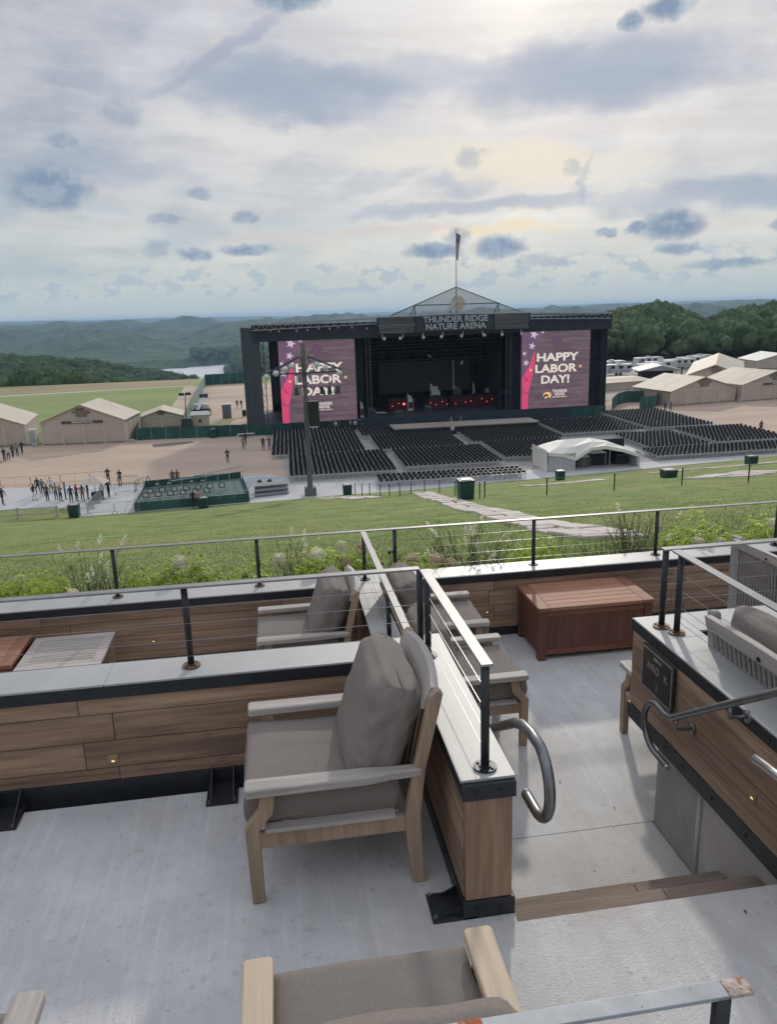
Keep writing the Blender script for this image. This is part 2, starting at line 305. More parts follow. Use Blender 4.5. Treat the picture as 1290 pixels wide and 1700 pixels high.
# ------------------------------------------------------------------ terraces
ZA, ZB, CA, CB = -2.55, -3.20, -1.883, -2.533       # floor and wall-cap heights of the two levels
struct('terrace_floor', MB().box(-6, .89, 1.33, 3.89, -3.32, ZA), CONC)
struct('terrace_floor_landing', MB().box(.89, 2.225, -1.0, 2.665, -3.32, ZA).box(-6, .89, 1.0, 1.325, -3.32, ZA), CONC)
struct('terrace_floor_east', MB().box(2.23, 9, 1.0, 3.89, -3.32, ZA), CONC)
struct('upper_terrace_floor', MB().box(-6, .62, -3, 1.04, -3.32, -1.72), CONC)
struct('lower_terrace_floor', MB().box(-6, 9, 3.998, 7.05, -3.5, ZB), CONC)
struct('stair_landing', MB().box(.9, 2.215, 3.27, 3.992, -3.5, ZB), CONC)
struct('floor_joint', MB().box(.9, 2.3, 3.985, 4.01, -3.5, -3.212), DARK)
st = struct('stair', MB().box(.9, 2.215, 2.67, 2.968, -3.5, -2.775).box(.9, 2.215, 2.97, 3.268, -3.5, -2.99), CONC2)
for y0, z0 in ((2.672, -2.775), (2.972, -2.99)):
    struct('tread', MB().box(.9, 1.72, y0, y0+.3, z0+.002, z0+.008).box(1.725, 2.218, y0, y0+.297, z0+.002, z0+.008), TREAD, st, bevel=.003)
# cast retaining wall beside the stair, with its rounded joint strip
rw = struct('retaining_wall', MB().box(2.22, 2.50, 3.5, 3.98, -3.5, -2.578).box(2.245, 2.50, 1.0, 3.5, -3.5, -2.578), CONC2)
struct('joint_strip', MB().tube([(2.222, 3.497, -3.19), (2.222, 3.497, -2.585)], .013, 10), M('pale joint filler', (.52, .52, .49), .7, var=.1), rw, smooth_=True)
struct('retaining_wall_west', MB().box(.70, .895, 2.72, 4.22, -3.5, -2.565), CONC2)

def wall(name, label, ax, a0, a1, b0, b1, cap, floor, ends=(False, False), joints=(), lights=(), rows=None, faces=(0, 1), bolts=()):
    """low timber-clad wall: steel capped, running along ax from a0 to a1, between b0 and b1 across"""
    mx = lambda u0, u1, v0, v1, z0, z1: (u0, u1, v0, v1, z0, z1) if ax == 'x' else (v0, v1, u0, u1, z0, z1)
    root = thing(name, label, 'parapet wall', ((a0+a1)/2, (b0+b1)/2, floor) if ax == 'x' else ((b0+b1)/2, (a0+a1)/2, floor))
    pm_ = PLX if ax == 'x' else PLY
    B = lambda nm, mat, *q, bev=.002: MB().box(*mx(*q)).build(nm, mat, root, bevel=bev)
    B('core', DARK, a0+.03, a1-.03, b0+.032, b1-.032, floor+.09, cap-.014)
    nc = max(1, round((a1-a0)/1.55))
    for k in range(nc): B('cap', CAP, (a0-.006 if k == 0 else a0+(a1-a0)*k/nc+.001), (a1+.006 if k == nc-1 else a0+(a1-a0)*(k+1)/nc-.001), b0-.012, b1+.012, cap-.012, cap-.0007*(k % 2), bev=.0015)
    zb = floor+.088
    zr = [cap-.083, cap-.178, cap-.341, cap-.504, zb]
    for fi in faces:
        y0, y1 = ((b0, b0+.03), (b1-.03, b1))[fi]
        e0, e1 = ((b0-.009, b0-.001), (b1+.001, b1+.009))[fi]
        B('fascia', STEEL, a0-.004, a1+.004, e0, e1, cap-.083, cap-.013)
        B('base_channel', STEEL, a0-.004, a1+.004, e0, e1, floor-(.16 if floor == ZA and ax == 'x' else .01), zb)
        for i in range(4):
            cuts = [a0] + sorted(j+(1.95 if i % 2 == 0 else 0) for j in joints if a0+.1 < j+(1.95 if i % 2 == 0 else 0) < a1-.1) + [a1]
            for k in range(len(cuts)-1):
                pr = random.uniform(0, .004)*(1 if fi else -1)
                o = B('plank', pm_, cuts[k]+.0018, cuts[k+1]-.0018, y0+pr, y1+pr, zr[i+1]+.0022, zr[i]-.0022 if i else zr[0]+.02, bev=.003)
                if not (fi == 0 and floor == ZA and ax == 'x'): continue
                for u in (cuts[k]+.02, cuts[k+1]-.02):
                    if u > -1.9:
                        for zq in (zr[i]-.03, zr[i+1]+.03): MB().cyl((u, y0-.0015+pr, zq), (u, y0+.004+pr, zq), .0045, n=8).build('screw', CABLE, o)
    for side, e in enumerate(ends):
        if not e: continue
        u0, u1 = ((a0-.006, a0-.001), (a1+.001, a1+.006))[side]; w0, w1 = ((a0-.03, a0-.002), (a1+.002, a1+.03))[side]
        B('end_board', PLZ, w0+.008 if side == 0 else w0, w1 if side == 0 else w1-.008, b0+.004, b1-.004, zb+.002, cap-.085, bev=.003)
        B('end_fascia', STEEL, w0, w1, b0-.009, b1+.009, cap-.085, cap-.013); B('end_channel', STEEL, w0, w1, b0-.009, b1+.009, floor, zb)
        for zq in (cap-.05, floor+.045):
            for q in (b0+.055, b1-.055):
                P0, P1 = ((w0-.005, q, zq), (w0+.01, q, zq)) if side == 0 else ((w1-.01, q, zq), (w1+.005, q, zq))
                if ax == 'y': P0, P1 = (P0[1], P0[0], P0[2]), (P1[1], P1[0], P1[2])
                MB().cyl(P0, P1, .012, n=6).build('bolt', STEEL, root)
    for q, zq, sgn in bolts:
        P0, P1 = (q, b0-.014, zq), (q, b0, zq)
        if sgn > 0: P0, P1 = (q, b1, zq), (q, b1+.014, zq)
        if ax == 'y': P0, P1 = (P0[1], P0[0], P0[2]), (P1[1], P1[0], P1[2])
        MB().cyl(P0, P1, .011, n=6).build('bolt', STEEL, root)
    for u, z in lights:
        s_ = b0
        h = MB().box(*mx(u-.027, u+.027, s_-.008, s_+.004, z-.027, z+.027)).build('step_light', BRASS, root, bevel=.004)
        MB().box(*mx(u-.008, u+.008, s_-.0095, s_-.007, z-.014, z-.006)).build('lamp', GLOW, h)
    return root
W1 = wall('parapet_wall', 'timber-clad wall with metal cap on the left, right behind the nearest armchair', 'x', -6, .665, 3.975, 4.225, CA, ZA, joints=(-.98, -3.1, -5.0), lights=((-1.005, -2.335),), bolts=[(u, CA-.05, -1) for u in (-1.2, -.6, 0)])
D1 = wall('parapet_wall', 'divider wall ending in a boxed timber post beside the steps', 'y', 2.745, 4.235, .672, .884, CA, ZA, ends=(True, False), joints=(), bolts=[(y, ZA+.05, -1) for y in (3.1, 3.6)])
W2 = wall('parapet_wall', 'long front wall below the flower bed, behind the red wooden storage box', 'x', -6, 9, 7.03, 7.30, CB, ZB, joints=(-4.2, -2.0, .1, 2.0, 4.1, 6.2), lights=((-1.27, -2.93), (1.98, -2.93)))
D2 = wall('parapet_wall', 'lower divider wall with chairs standing back to back on both sides', 'y', 4.245, 7.015, .672, .884, CB, ZB, joints=(5.5,))
W3 = wall('parapet_wall', 'right-hand wall carrying the dark name plate and the curled handrail', 'y', 1.2, 4.205, 2.135, 2.40, CA, ZA, ends=(False, True), joints=(), lights=((2.93, -2.28),), bolts=[(y, CA-.05, -1) for y in (3.9, 3.55, 3.2, 2.85)] + [(y, ZA+.04, -1) for y in (3.75, 3.55, 3.25, 2.95)])
W1R = wall('parapet_wall', 'wall on the far right below the slatted sofa back, seen from above', 'x', 2.42, 9, 3.955, 4.205, CA, ZA, joints=(3.5, 5.6))
W0 = wall('parapet_wall', 'wall at the very bottom edge carrying the rusty foreground rail', 'x', -6, .93, 1.06, 1.235, CA, ZA, ends=(False, True), joints=(-1.2, -3.0))
# floor brackets under the walls
def bracket(x, y, label, fl=ZA, rot=0):
    r = thing('wall_bracket', label, 'bracket', (x, y, fl), rot)
    p = MB().box(-.085, .085, -.1, .1, 0, .012).build('base_plate', STEEL, r, bevel=.002, local=True)
    for s in (-1, 1):
        MB().prism([(-.06, .012), (.22, .012), (.22, .10), (.12, .10)], .008, 'x', s*.06-.004).build('fin', STEEL, r, local=True)
        for yy in (-.075, .05): MB().cyl((s*.066-.0, yy-.01, .01), (s*.066, yy-.01, .026), .010, n=6).build('bolt', CABLE, p, local=True)
bracket(-.42, 3.845, 'black steel floor bracket beside the nearest armchair'); bracket(-1.56, 3.84, 'black steel floor bracket at the left picture edge'); bracket(.63, 2.80, 'black steel foot plate at the end of the timber divider', rot=radians(-90))

# railings: posts on round flanges, a flat top bar and four cables
def railing(label, posts, cap, bars, cables, h=.483, rusty=(), bolt_r=.034):
    r = thing('cable_railing', label, 'railing', (posts[0][0], posts[0][1], cap))
    for i, (x, y) in enumerate(posts):
        p = MB().tube([(x, y, cap+.008), (x, y, cap+h-.006)], .0185, 14).build('post', POST, r, smooth_=True)
        fl = MB().tube([(x, y, cap+.0005), (x, y, cap+.009)], .05, 20).tube([(x, y, cap+.009), (x, y, cap+.016)], .026, 14).build('base_flange', FLANGE if i in rusty else STEEL, p)
        for k in range(4):
            a = pi/4 + k*pi/2; MB().cyl((x+bolt_r*1.05*cos(a), y+bolt_r*1.05*sin(a), cap+.008), (x+bolt_r*1.05*cos(a), y+bolt_r*1.05*sin(a), cap+.014), .006, n=6).build('bolt', STEEL, p)
    for (x0, y0, x1, y1) in bars:
        d = Vector((x1-x0, y1-y0, 0)).normalized(); n_ = Vector((-d.y, d.x, 0))*.0265; z0, z1 = cap+h-.006, cap+h+.005
        q = [Vector((x0, y0, 0))-n_, Vector((x1, y1, 0))-n_, Vector((x1, y1, 0))+n_, Vector((x0, y0, 0))+n_]
        MB().hexa([(p.x, p.y, z0) for p in q] + [(p.x, p.y, z1) for p in q]).build('top_rail', RAILT, r, bevel=.002)
    for (x0, y0, x1, y1) in cables:
        for dz in (.078, .170, .270, .365):
            MB().tube([(x0, y0, cap+dz), (x1, y1, cap+dz)], .0017, 6).build('cable', CABLE, r)
railing('cable railing on the left wall behind the nearest armchair', [(-3.2, 4.1), (-.552, 4.1), (.745, 4.03)], CA, [(-6, 4.1, .75, 4.06)], [(-6, 4.1, .745, 4.05)], rusty=(1,))
railing('short cable railing on the divider wall beside the steps', [(.77, 3.945), (.786, 2.817)], CA, [(.77, 4.03, .788, 2.79)], [(.77, 3.945, .786, 2.817)])
railing('long cable railing in front of the lawn and flower bed', [(-4.9, 7.2), (-3.0, 7.2), (-1.58, 7.2), (-.25, 7.2), (1.09, 7.2), (2.515, 7.2), (3.84, 7.2), (5.2, 7.2), (7.0, 7.2)], CB, [(-6, 7.2, 9, 7.2)], [(-6, 7.2, 9, 7.2)], rusty=(2, 3), h=.478)
railing('lower cable railing on the divider between the back-to-back chairs', [(.775, 7.14), (.785, 5.62), (.785, 4.32)], CB, [(.775, 7.168, .785, 4.3)], [(.775, 7.14, .785, 4.3)], h=.478)
railing('cable railing on the right-hand wall above the name plate', [(2.262, 3.935), (2.27, 1.5)], CA, [(2.262, 4.0, 2.27, 1.2)], [(2.262, 3.935, 2.27, 1.2)], rusty=(0,), h=.49)
railing('cable railing running right from the corner above the sofa', [(2.222, 4.04), (4.9, 4.08), (7.5, 4.08)], CA, [(2.20, 4.04, 9, 4.10)], [(2.222, 4.04, 9, 4.08)], rusty=(0,), h=.49)
fr = thing('foreground_railing', 'flat steel rail with rust and paint flecks across the bottom right corner', 'railing', (.85, 1.2, CA))
MB().tube([(.847, 1.198, CA+.01), (.847, 1.198, -1.408)], .019, 14).build('post', POST, fr, smooth_=True)
MB().tube([(.847, 1.198, CA), (.847, 1.198, CA+.009)], .05, 20).build('base_flange', STEEL, fr)
tr_ = MB().box(-6, .858, 1.187, 1.229, -1.408, -1.3985).build('top_rail', M('grey painted flat bar', (.30, .32, .335), .45, .35, var=.14, scale=14, spots=[((.07, .06, .055), 70, .66, .70, .9), ((.45, .45, .44), 9, .55, .8, .4)]), fr, bevel=.0015)
MB().box(.859, .914, 1.187, 1.229, -1.408, -1.3985).build('rusted_end', RUST, fr, bevel=.0015)
MB().box(.285, .335, 1.186, 1.23, -1.4085, -1.398).build('rust_patch', M('fresh orange rust', (.33, .09, .04), .8, .1, var=.45, scale=50, spots=[((.42, .38, .34), 60, .55, .7, .6)]), fr)
for dz in (.365,): MB().tube([(-6, 1.21, CA+dz), (.847, 1.20, CA+dz)], .0017, 6).build('cable', CABLE, fr)

# curled handrails on both sides of the steps
def arc(cy, cz, r, a0, a1, x, n=12): return [(x, cy+r*cos(radians(a0+(a1-a0)*i/n)), cz+r*sin(radians(a0+(a1-a0)*i/n))) for i in range(n+1)]
hl = thing('handrail', 'thick curled steel handrail end on the timber post beside the steps', 'handrail', (.98, 3.0, ZA))
pth = [(.99, 4.35, -2.62), (.995, 3.45, -2.085), (1.0, 3.08, -1.845), (1.005, 2.98, -1.80), (1.01, 2.88, -1.785)] + arc(2.82, -1.955, .17, 90, 270, 1.015, 14)[1:] + [(1.018, 2.93, -2.135), (1.02, 2.955, -2.14)]
MB().tube(pth, .024, 14).build('pipe', PIPE, hl, smooth_=True)
MB().tube([(1.02, 2.955, -2.14), (1.02, 2.962, -2.142)], .0243, 14).build('end_cap', PIPEEND, hl)
for y, z in ((3.45, -2.085), (4.2, -2.53)): MB().tube([(.996, y, z-.02), (.996, y, z-.085), (.93, y, z-.09), (.886, y, z-.09)], .009, 8).tube([(.893, y, z-.09), (.885, y, z-.09)], .033, 16).build('wall_bracket', PIPE, hl, smooth_=True)
hr = thing('handrail', 'brown steel handrail curling down at the right wall under the name plate', 'handrail', (2.04, 3.2, ZA))
pr = [(2.035, 1.2, -.60), (2.035, 2.69, -1.60), (2.035, 3.53, -2.19), (2.035, 3.60, -2.205), (2.035, 3.68, -2.195)] + arc(3.68, -2.345, .15, 90, -95, 2.035, 14)[1:] + [(2.035, 3.54, -2.50)]
MB().tube(pr, .0185, 14).build('pipe', PIPE, hr, smooth_=True)
MB().tube([(2.035, 3.54, -2.5), (2.035, 3.533, -2.501)], .0188, 14).build('end_cap', PIPEEND, hr)
for y, z in ((3.48, -2.155), (3.02, -1.83), (2.4, -1.40)): MB().tube([(2.036, y, z-.02), (2.036, y, z-.075), (2.10, y, z-.08), (2.13, y, z-.08)], .009, 8).tube([(2.122, y, z-.08), (2.131, y, z-.08)], .033, 16).build('wall_bracket', PIPE, hr, smooth_=True)
h2 = thing('handrail', 'bright pipe stub just entering the frame at the right edge', 'handrail', (2.04, 2.5, ZA))
MB().tube([(2.03, 2.3, -1.93), (2.03, 2.6, -1.965), (2.03, 2.80, -1.985)], .021, 12).build('pipe', PIPEEND, h2, smooth_=True)
MB().tube([(2.03, 2.35, -1.935), (2.10, 2.35, -1.95), (2.14, 2.35, -1.95)], .012, 8).build('wall_bracket', PIPE, h2)

# name plate on the right-hand wall
sg = thing('name_plate', 'dark framed name plate with pale letters on the right-hand wall', 'sign', (2.115, 3.85, -2.10))
MB().box(2.106, 2.122, 3.665, 4.035, -2.245, -1.968).build('plate', SIGNB, sg, bevel=.003)
for q in ((3.675, 4.025, -1.981, -1.977), (3.675, 4.025, -2.236, -2.232), (3.675, 3.679, -2.236, -1.977), (4.021, 4.025, -2.236, -1.977)): MB().box(2.1035, 2.107, *q).build('border', SIGNT, sg)
def facing_west(x, y, z): return Matrix.Translation((x, y, z)) @ Matrix(((0, 0, -1, 0), (-1, 0, 0, 0), (0, 1, 0, 0), (0, 0, 0, 1)))
SL = Vector(sg.location)
def stxt(body, size, y, z, bold=0): text(body, size, SIGNT, 'lettering', sg, Matrix.Translation(-SL) @ facing_west(2.105, y, z), bold, .001)
stxt('BOX 24', .026, 3.845, -2.013, .0008); stxt('AIRO', .064, 3.895, -2.078, -.001); stxt('K', .064, 3.745, -2.082, -.001)
ic = MB()
for k in range(10):
    a = radians(-60+k*30); b_ = radians(-60+(k+1)*30)
    ic.quad((2.105, 3.845+.026*cos(a), -2.165+.026*sin(a)), (2.105, 3.845+.026*cos(b_), -2.165+.026*sin(b_)), (2.105, 3.845+.0235*cos(b_), -2.165+.0235*sin(b_)), (2.105, 3.845+.0235*cos(a), -2.165+.0235*sin(a)))
ic.box(2.1045, 2.106, 3.838, 3.841, -2.20, -2.155).box(2.1045, 2.106, 3.846, 3.849, -2.21, -2.165).build('emblem', M('faint emblem', (.22, .20, .19), .5), sg)
# ------------------------------------------------------------------ furniture
def pillow(lx, ly, lz, n=14, puff=.22, crease=.012, seed=0, pinch=.25, soft=.09):
    """soft cushion: box grid pulled in at its seams, with folds"""
    bm_ = bmesh.new(); bmesh.ops.create_cube(bm_, size=2); bmesh.ops.subdivide_edges(bm_, edges=bm_.edges[:], cuts=n, use_grid_fill=True)
    for v in bm_.verts:
        x, y, z = v.co; q = max(abs(x), abs(y))
        kk_ = .05 if soft > .05 else .008; e = 1-kk_*(y**4)*(abs(x)**3); f = 1-kk_*(x**4)*(abs(y)**3)
        t = (1-puff*max(abs(x)**5, abs(y)**5))*(1-pinch*(abs(x*y)**6))
        X_, Y_, Z_ = x*f*(1-soft*z**4*abs(x)**3), y*e*(1-soft*z**4*abs(y)**3), z*t
        d = noise.noise(Vector((X_*1.7+seed, Y_*1.7, Z_*1.7)))*.5 + noise.noise(Vector((X_*4.3+seed, Y_*1.1, Z_*3)))*.35*abs(q)
        if n > 30: d += .10*(1-2*abs(noise.noise(Vector((X_*2.6+seed, Y_*2.6, Z_*1.2)))))*max(abs(x), abs(y))**2 + .06*noise.noise(Vector((X_*9+seed, Y_*9, Z_*5)))
        v.co = Vector((X_*lx/2, Y_*ly/2, Z_*lz/2)) + Vector((x, y, z)).normalized()*d*crease*2.2
    for f in bm_.faces: f.smooth = True
    me = bpy.data.meshes.new('cushion'); bm_.to_mesh(me); bm_.free(); me.materials.append(FABRIC)
    return me
def piping(lx, ly, lz, par, k=.985, rr=.006):
    pts = [(1, t) for t in np.linspace(-.97, .97, 9)]+[(t, 1) for t in np.linspace(.97, -.97, 9)]+[(-1, t) for t in np.linspace(.97, -.97, 9)]+[(t, -1) for t in np.linspace(-.97, .97, 9)]; pts.append(pts[0])
    MB().tube([(x*lx/2*k, y*ly/2*k, 0) for x, y in pts], rr, 6).build('piping', FABRIC, par, smooth_=True, local=True)
CUSH = {}
def lounge_chair(label, loc, rotz, pale=False, group=None, far=False):
    """deep teak armchair; front towards +x, rear feet at x=0, front feet at x=.74"""
    r = thing('armchair', label, 'armchair', loc, rotz, group)
    top_ = TKP if pale else TKX
    for s in (-1, 1):
        y = s*.345
        MB().prism([(.685, 0), (.74, 0), (.748, .385), (.685, .465), (.665, .556), (.605, .556), (.62, .45), (.685, .375)], .05, 'y', y-.025).build('front_leg', TKZ, r, bevel=.006, local=True)
        MB().prism([(-.055, 0), (.005, 0), (.03, .20), (.035, .36), (.0, .56), (-.085, .93), (-.115, .96), (-.145, .945), (-.135, .90), (-.06, .58), (-.035, .36), (-.04, .18)], .05, 'y', y-.025).build('rear_leg', TKZ, r, bevel=.008, local=True)
        arm = [(-.04, .026), (.10, .030), (.19, .046), (.725, .050), (.737, .040), (.737, -.036), (.725, -.046), (.19, -.040), (.10, -.028), (-.04, -.026)]
        MB().prism([(a, y + s*b_ + s*.008) for a, b_ in (arm if s > 0 else arm[::1])], .040, 'z', .556).build('arm', top_, r, bevel=.008, local=True)
        MB().prism([(.03, .275), (.70, .275), (.70, .355), (.03, .355), (.025, .33)], .028, 'y', y-.014).build('side_rail', TKZ, r, bevel=.004, local=True)
        MB().box(.08, .66, y-.03, y+.03, .357, .375).build('seat_lip', TKX, r, bevel=.004, local=True)
    MB().box(.705, .735, -.32, .32, .275, .355).build('front_rail', TKY, r, bevel=.005, local=True)
    MB().box(-.01, .02, -.32, .32, .275, .345).build('back_rail', TKY, r, bevel=.005, local=True)
    tb = MB(); rows = []
    for i in range(13):
        t = i/12*2-1; zt = .955+.022*(1-t*t); zl = .855+.010*(1-t*t); y = t*.32
        rows.append([(-.085-.03*(1-t*t), y, zl), (-.05-.03*(1-t*t), y, zl), (-.10-.03*(1-t*t), y, zt), (-.135-.03*(1-t*t), y, zt-.004), (-.085-.03*(1-t*t), y, zl)])
    tb.grid(rows); tb.poly([p for p in rows[0][:4]]); tb.poly([p for p in rows[-1][:4]][::-1])
    tr = tb.build('top_rail', TKY, r, bevel=.005, local=True)
    MB().cyl((-.138, 0, .90), (-.132, 0, .897), .016, n=12).build('dowel_hole', DARK, tr, local=True)
    if not far:
        for k in range(8):
            y = -.28+k*.08; MB().hexa([(-.015, y-.022, .34), (.005, y-.022, .34), (.005, y+.022, .34), (-.015, y+.022, .34), (-.11, y-.022, .82), (-.09, y-.022, .82), (-.09, y+.022, .82), (-.11, y+.022, .82)]).build('back_slat', TKZ, r, local=True)
    for k in range(6): MB().box(.06+k*.105, .13+k*.105, -.32, .32, .345, .36).build('seat_slat', TKY, r, local=True)
    sd_ = random.random()*50
    c_ = link('seat_cushion', pillow(.70, .645, .165, 22, puff=.07, crease=.004, seed=sd_, pinch=.05, soft=.035), r); c_.location = (.400, 0, .443)
    piping(.70, .645, .165, c_)
    c_.rotation_euler = (0, radians(-2), 0)
    big = 'nearest armchair' in label
    if big or not CUSH: me_ = pillow(.55, .635, .27, 46 if big else 24, puff=.34, crease=.011, seed=sd_+3, pinch=.35)
    if not big: me_ = CUSH.setdefault(0, me_ if not CUSH else None)
    b_ = link('back_cushion', me_, r); piping(.55, .635, .27, b_, .97); b_.location = (.105, 0, .705); b_.rotation_euler = (0, radians(71), 0)
    return r
PI_ = pi
ch1 = lounge_chair('nearest armchair, grey cushions and teak frame, side-on at the centre of the picture', (.50, 3.345, ZA), PI_)
lounge_chair('armchair behind the left wall, side-on, its back against the lower divider', (.467, 6.42, ZB), PI_)
lounge_chair('nearer of the two armchairs with backs to the divider, facing the red storage box', (.985, 5.37, ZB), 0)
lounge_chair('farther of the two armchairs facing right, close to the front wall', (.985, 6.40, ZB), 0)
lounge_chair('armchair mostly hidden behind the right wall, one pale arm and leg showing', (2.86, 4.33, ZB), PI_/2)
lounge_chair('armchair seen from above at the bottom edge, pale arms pointing to the stage', (.19, 1.315, ZA), PI_/2, pale=True)
lounge_chair('armchair in the bottom left corner, only one weathered arm tip showing', (-1.205, 1.315, ZA), PI_/2)

CORD = M('grey woven cord', (.30, .28, .255), .9, var=.3, scale=60)
def sofa(label, loc, rotz, length, post=.06, lean=.10, hgt=.90):
    """slat-backed teak sofa; faces +x, back along y"""
    r = thing('sofa', label, 'sofa', loc, rotz)
    for s in (-1, 1):
        y = s*(length/2)
        MB().hexa([(-.03, y-post/2, 0), (.03, y-post/2, 0), (.03, y+post/2, 0), (-.03, y+post/2, 0), (-.03-lean, y-post/2, hgt), (.03-lean, y-post/2, hgt), (.03-lean, y+post/2, hgt), (-.03-lean, y+post/2, hgt)]).build('back_post', GREYW, r, bevel=.015, local=True)
        MB().box(.72, .78, y-.03, y+.03, 0, .55).build('front_leg', TKZ, r, bevel=.008, local=True)
        MB().box(-.05, .80, y-.045, y+.045, .55, .59).build('arm', TKX, r, bevel=.01, local=True)
    rows = []
    for i in range(17):
        t = i/16*2-1; y = t*(length/2-.02); g = 1-t*t; x = -lean-.02+.03*0
        rows.append([(x-.03, y, hgt-.095+.01*g), (x+.015, y, hgt-.095+.01*g), (x-.005, y, hgt-.015+.025*g), (x-.05, y, hgt-.015+.025*g), (x-.03, y, hgt-.095+.01*g)])
    tb = MB().grid(rows); tb.poly(rows[0][:4]); tb.poly(rows[-1][:4][::-1]); tr = tb.build('top_rail', TKY, r, bevel=.006, local=True)
    for y in (-.35, 0, .35): MB().cyl((-lean-.062, y, hgt-.06), (-lean-.03, y, hgt-.065), .014, n=10).build('dowel_hole', DARK, tr, local=True)
    MB().box(-.02, .02, -length/2, length/2, .26, .36).build('back_rail', TKY, r, bevel=.005, local=True)
    MB().box(.72, .76, -length/2, length/2, .26, .36).build('front_rail', TKY, r, bevel=.005, local=True)
    MB().box(0, .74, -length/2+.03, length/2-.03, .33, .355).build('seat_deck', TKY, r, local=True)
    n_ = int((length-.1)/.042)
    for k in range(n_):
        y = -length/2+.06+k*(length-.12)/(n_-1)
        MB().tube([(-.01, y, .34), (-lean-.02, y, hgt-.08)], .011, 6).build('back_cord', CORD, r, local=True)
    m_ = 2 if length < 1.6 else 3; w = (length-.1)/m_
    for k in range(m_):
        y = -length/2+.05+w*(k+.5)
        c_ = link('seat_cushion', pillow(.72, w-.01, .16, puff=.1, crease=.004, seed=k+9), r); c_.location = (.40, y, .43)
        b_ = link('back_cushion', pillow(.58, w-.01, .22, puff=.35, crease=.012, seed=k+31, pinch=.3), r); b_.location = (.085, y, .66); b_.rotation_euler = (0, radians(77), 0)
    return r
sofa('slat-backed teak sofa behind the right wall, its curved top rail above the cap', (2.43, 2.86, ZA), 0, 1.70, lean=.08, hgt=.89)
sofa('grey sofa at the far right with a thick square corner post', (4.32, 5.62, ZB), 0, 1.75, post=.14, lean=.02, hgt=1.03)

# slatted side table, red storage boxes
tb = thing('side_table', 'weathered slatted low table in front of the wall at the left', 'table', (-1.93, 6.53, ZB))
for x in (-2.24, -1.64):
    for y in (6.22, 6.80): MB().box(x, x+.05, y, y+.05, ZB, ZB+.42).build('leg', TKZ, tb, bevel=.004)
for q in ((-2.26, -1.57, 6.19, 6.28), (-2.26, -1.57, 6.79, 6.88), (-2.26, -2.18, 6.28, 6.79), (-1.65, -1.57, 6.28, 6.79)): MB().box(*q, ZB+.42, ZB+.45).build('frame', TKX, tb, bevel=.004)
for k in range(14):
    y = 6.287+k*.036; MB().box(-2.18, -1.65, y, y+.028, ZB+.425, ZB+.447).build('slat', TKX, tb, bevel=.003)
def storage_box(label, x0, x1, y0, y1, h):
    r = thing('storage_box', label, 'storage box', ((x0+x1)/2, (y0+y1)/2, ZB)); z = ZB
    MB().box(x0+.04, x1-.04, y0+.035, y1-.035, z+.04, z+h-.03).build('carcass', CEDZ, r)
    for x in (x0, x1-.075):
        for y in (y0, y1-.075): MB().box(x, x+.075, y, y+.075, z, z+h-.034).build('corner_post', CEDZ, r, bevel=.004)
    for q, zz_ in (((x0+.075, x1-.075, y0+.012, y0+.035), (z+.05, z+.10)), ((x0+.075, x1-.075, y0+.012, y0+.035), (z+h-.10, z+h-.034))): MB().box(*q, *zz_).build('front_rail', CEDX, r, bevel=.003)
    n_ = int((x1-x0-.15)/.085); w = (x1-x0-.15)/n_
    for k in range(n_): MB().box(x0+.075+k*w+.0008, x0+.075+(k+1)*w-.0008, y0+.022, y0+.036, z+.10, z+h-.10).build('front_board', CEDZ, r, bevel=.001)
    n_ = int((y1-y0-.15)/.085); w = (y1-y0-.15)/n_
    for k in range(n_): MB().box(x0+.018, x0+.036, y0+.075+k*w+.0015, y0+.075+(k+1)*w-.0015, z+.05, z+h-.034).build('side_board', CEDZ, r, bevel=.002)
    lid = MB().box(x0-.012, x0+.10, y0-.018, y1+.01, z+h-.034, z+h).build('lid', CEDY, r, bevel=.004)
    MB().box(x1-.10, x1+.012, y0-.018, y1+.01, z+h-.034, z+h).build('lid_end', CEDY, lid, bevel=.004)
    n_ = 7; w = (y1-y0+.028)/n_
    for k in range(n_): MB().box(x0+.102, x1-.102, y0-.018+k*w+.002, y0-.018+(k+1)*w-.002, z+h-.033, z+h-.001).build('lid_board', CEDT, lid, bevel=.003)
    return r
storage_box('large reddish-brown wooden storage box against the front wall', 2.29, 3.40, 6.36, 7.0, .53)
storage_box('reddish wooden box cut off by the left picture edge, next to the slatted table', -3.3, -2.31, 6.30, 6.92, .47)

# a few dry leaves blown onto the concrete
lm = MB(); rl = random.Random(5)
for _ in range(14):
    x, y, z = (rl.uniform(.95, 2.2), rl.uniform(3.6, 6.3), ZB) if rl.random() < .6 else ((rl.uniform(-1.4, .6), rl.uniform(1.9, 3.85), ZA) if rl.random() < .6 else (rl.uniform(.95, 2.1), rl.uniform(1.5, 2.6), ZA))
    a = rl.random()*6.3; q = rl.uniform(.006, .014); d = Vector((cos(a), sin(a), 0))*q; n_ = Vector((-sin(a), cos(a), 0))*q*.4
    c_ = Vector((x, y, z+.004)); k = len(lm.v); lm.v += [tuple(c_-d), tuple(c_+n_+Vector((0, 0, .006))), tuple(c_+d), tuple(c_-n_+Vector((0, 0, .003)))]; lm.f.append((k, k+3, k+2, k+1)); lm.m.append(0)
tag(lm.build('leaf_litter', M('dry brown leaf', (.10, .07, .045), .9, var=.4, scale=20)), 'dry leaf crumbs scattered on the concrete', 'leaves', kind='stuff')
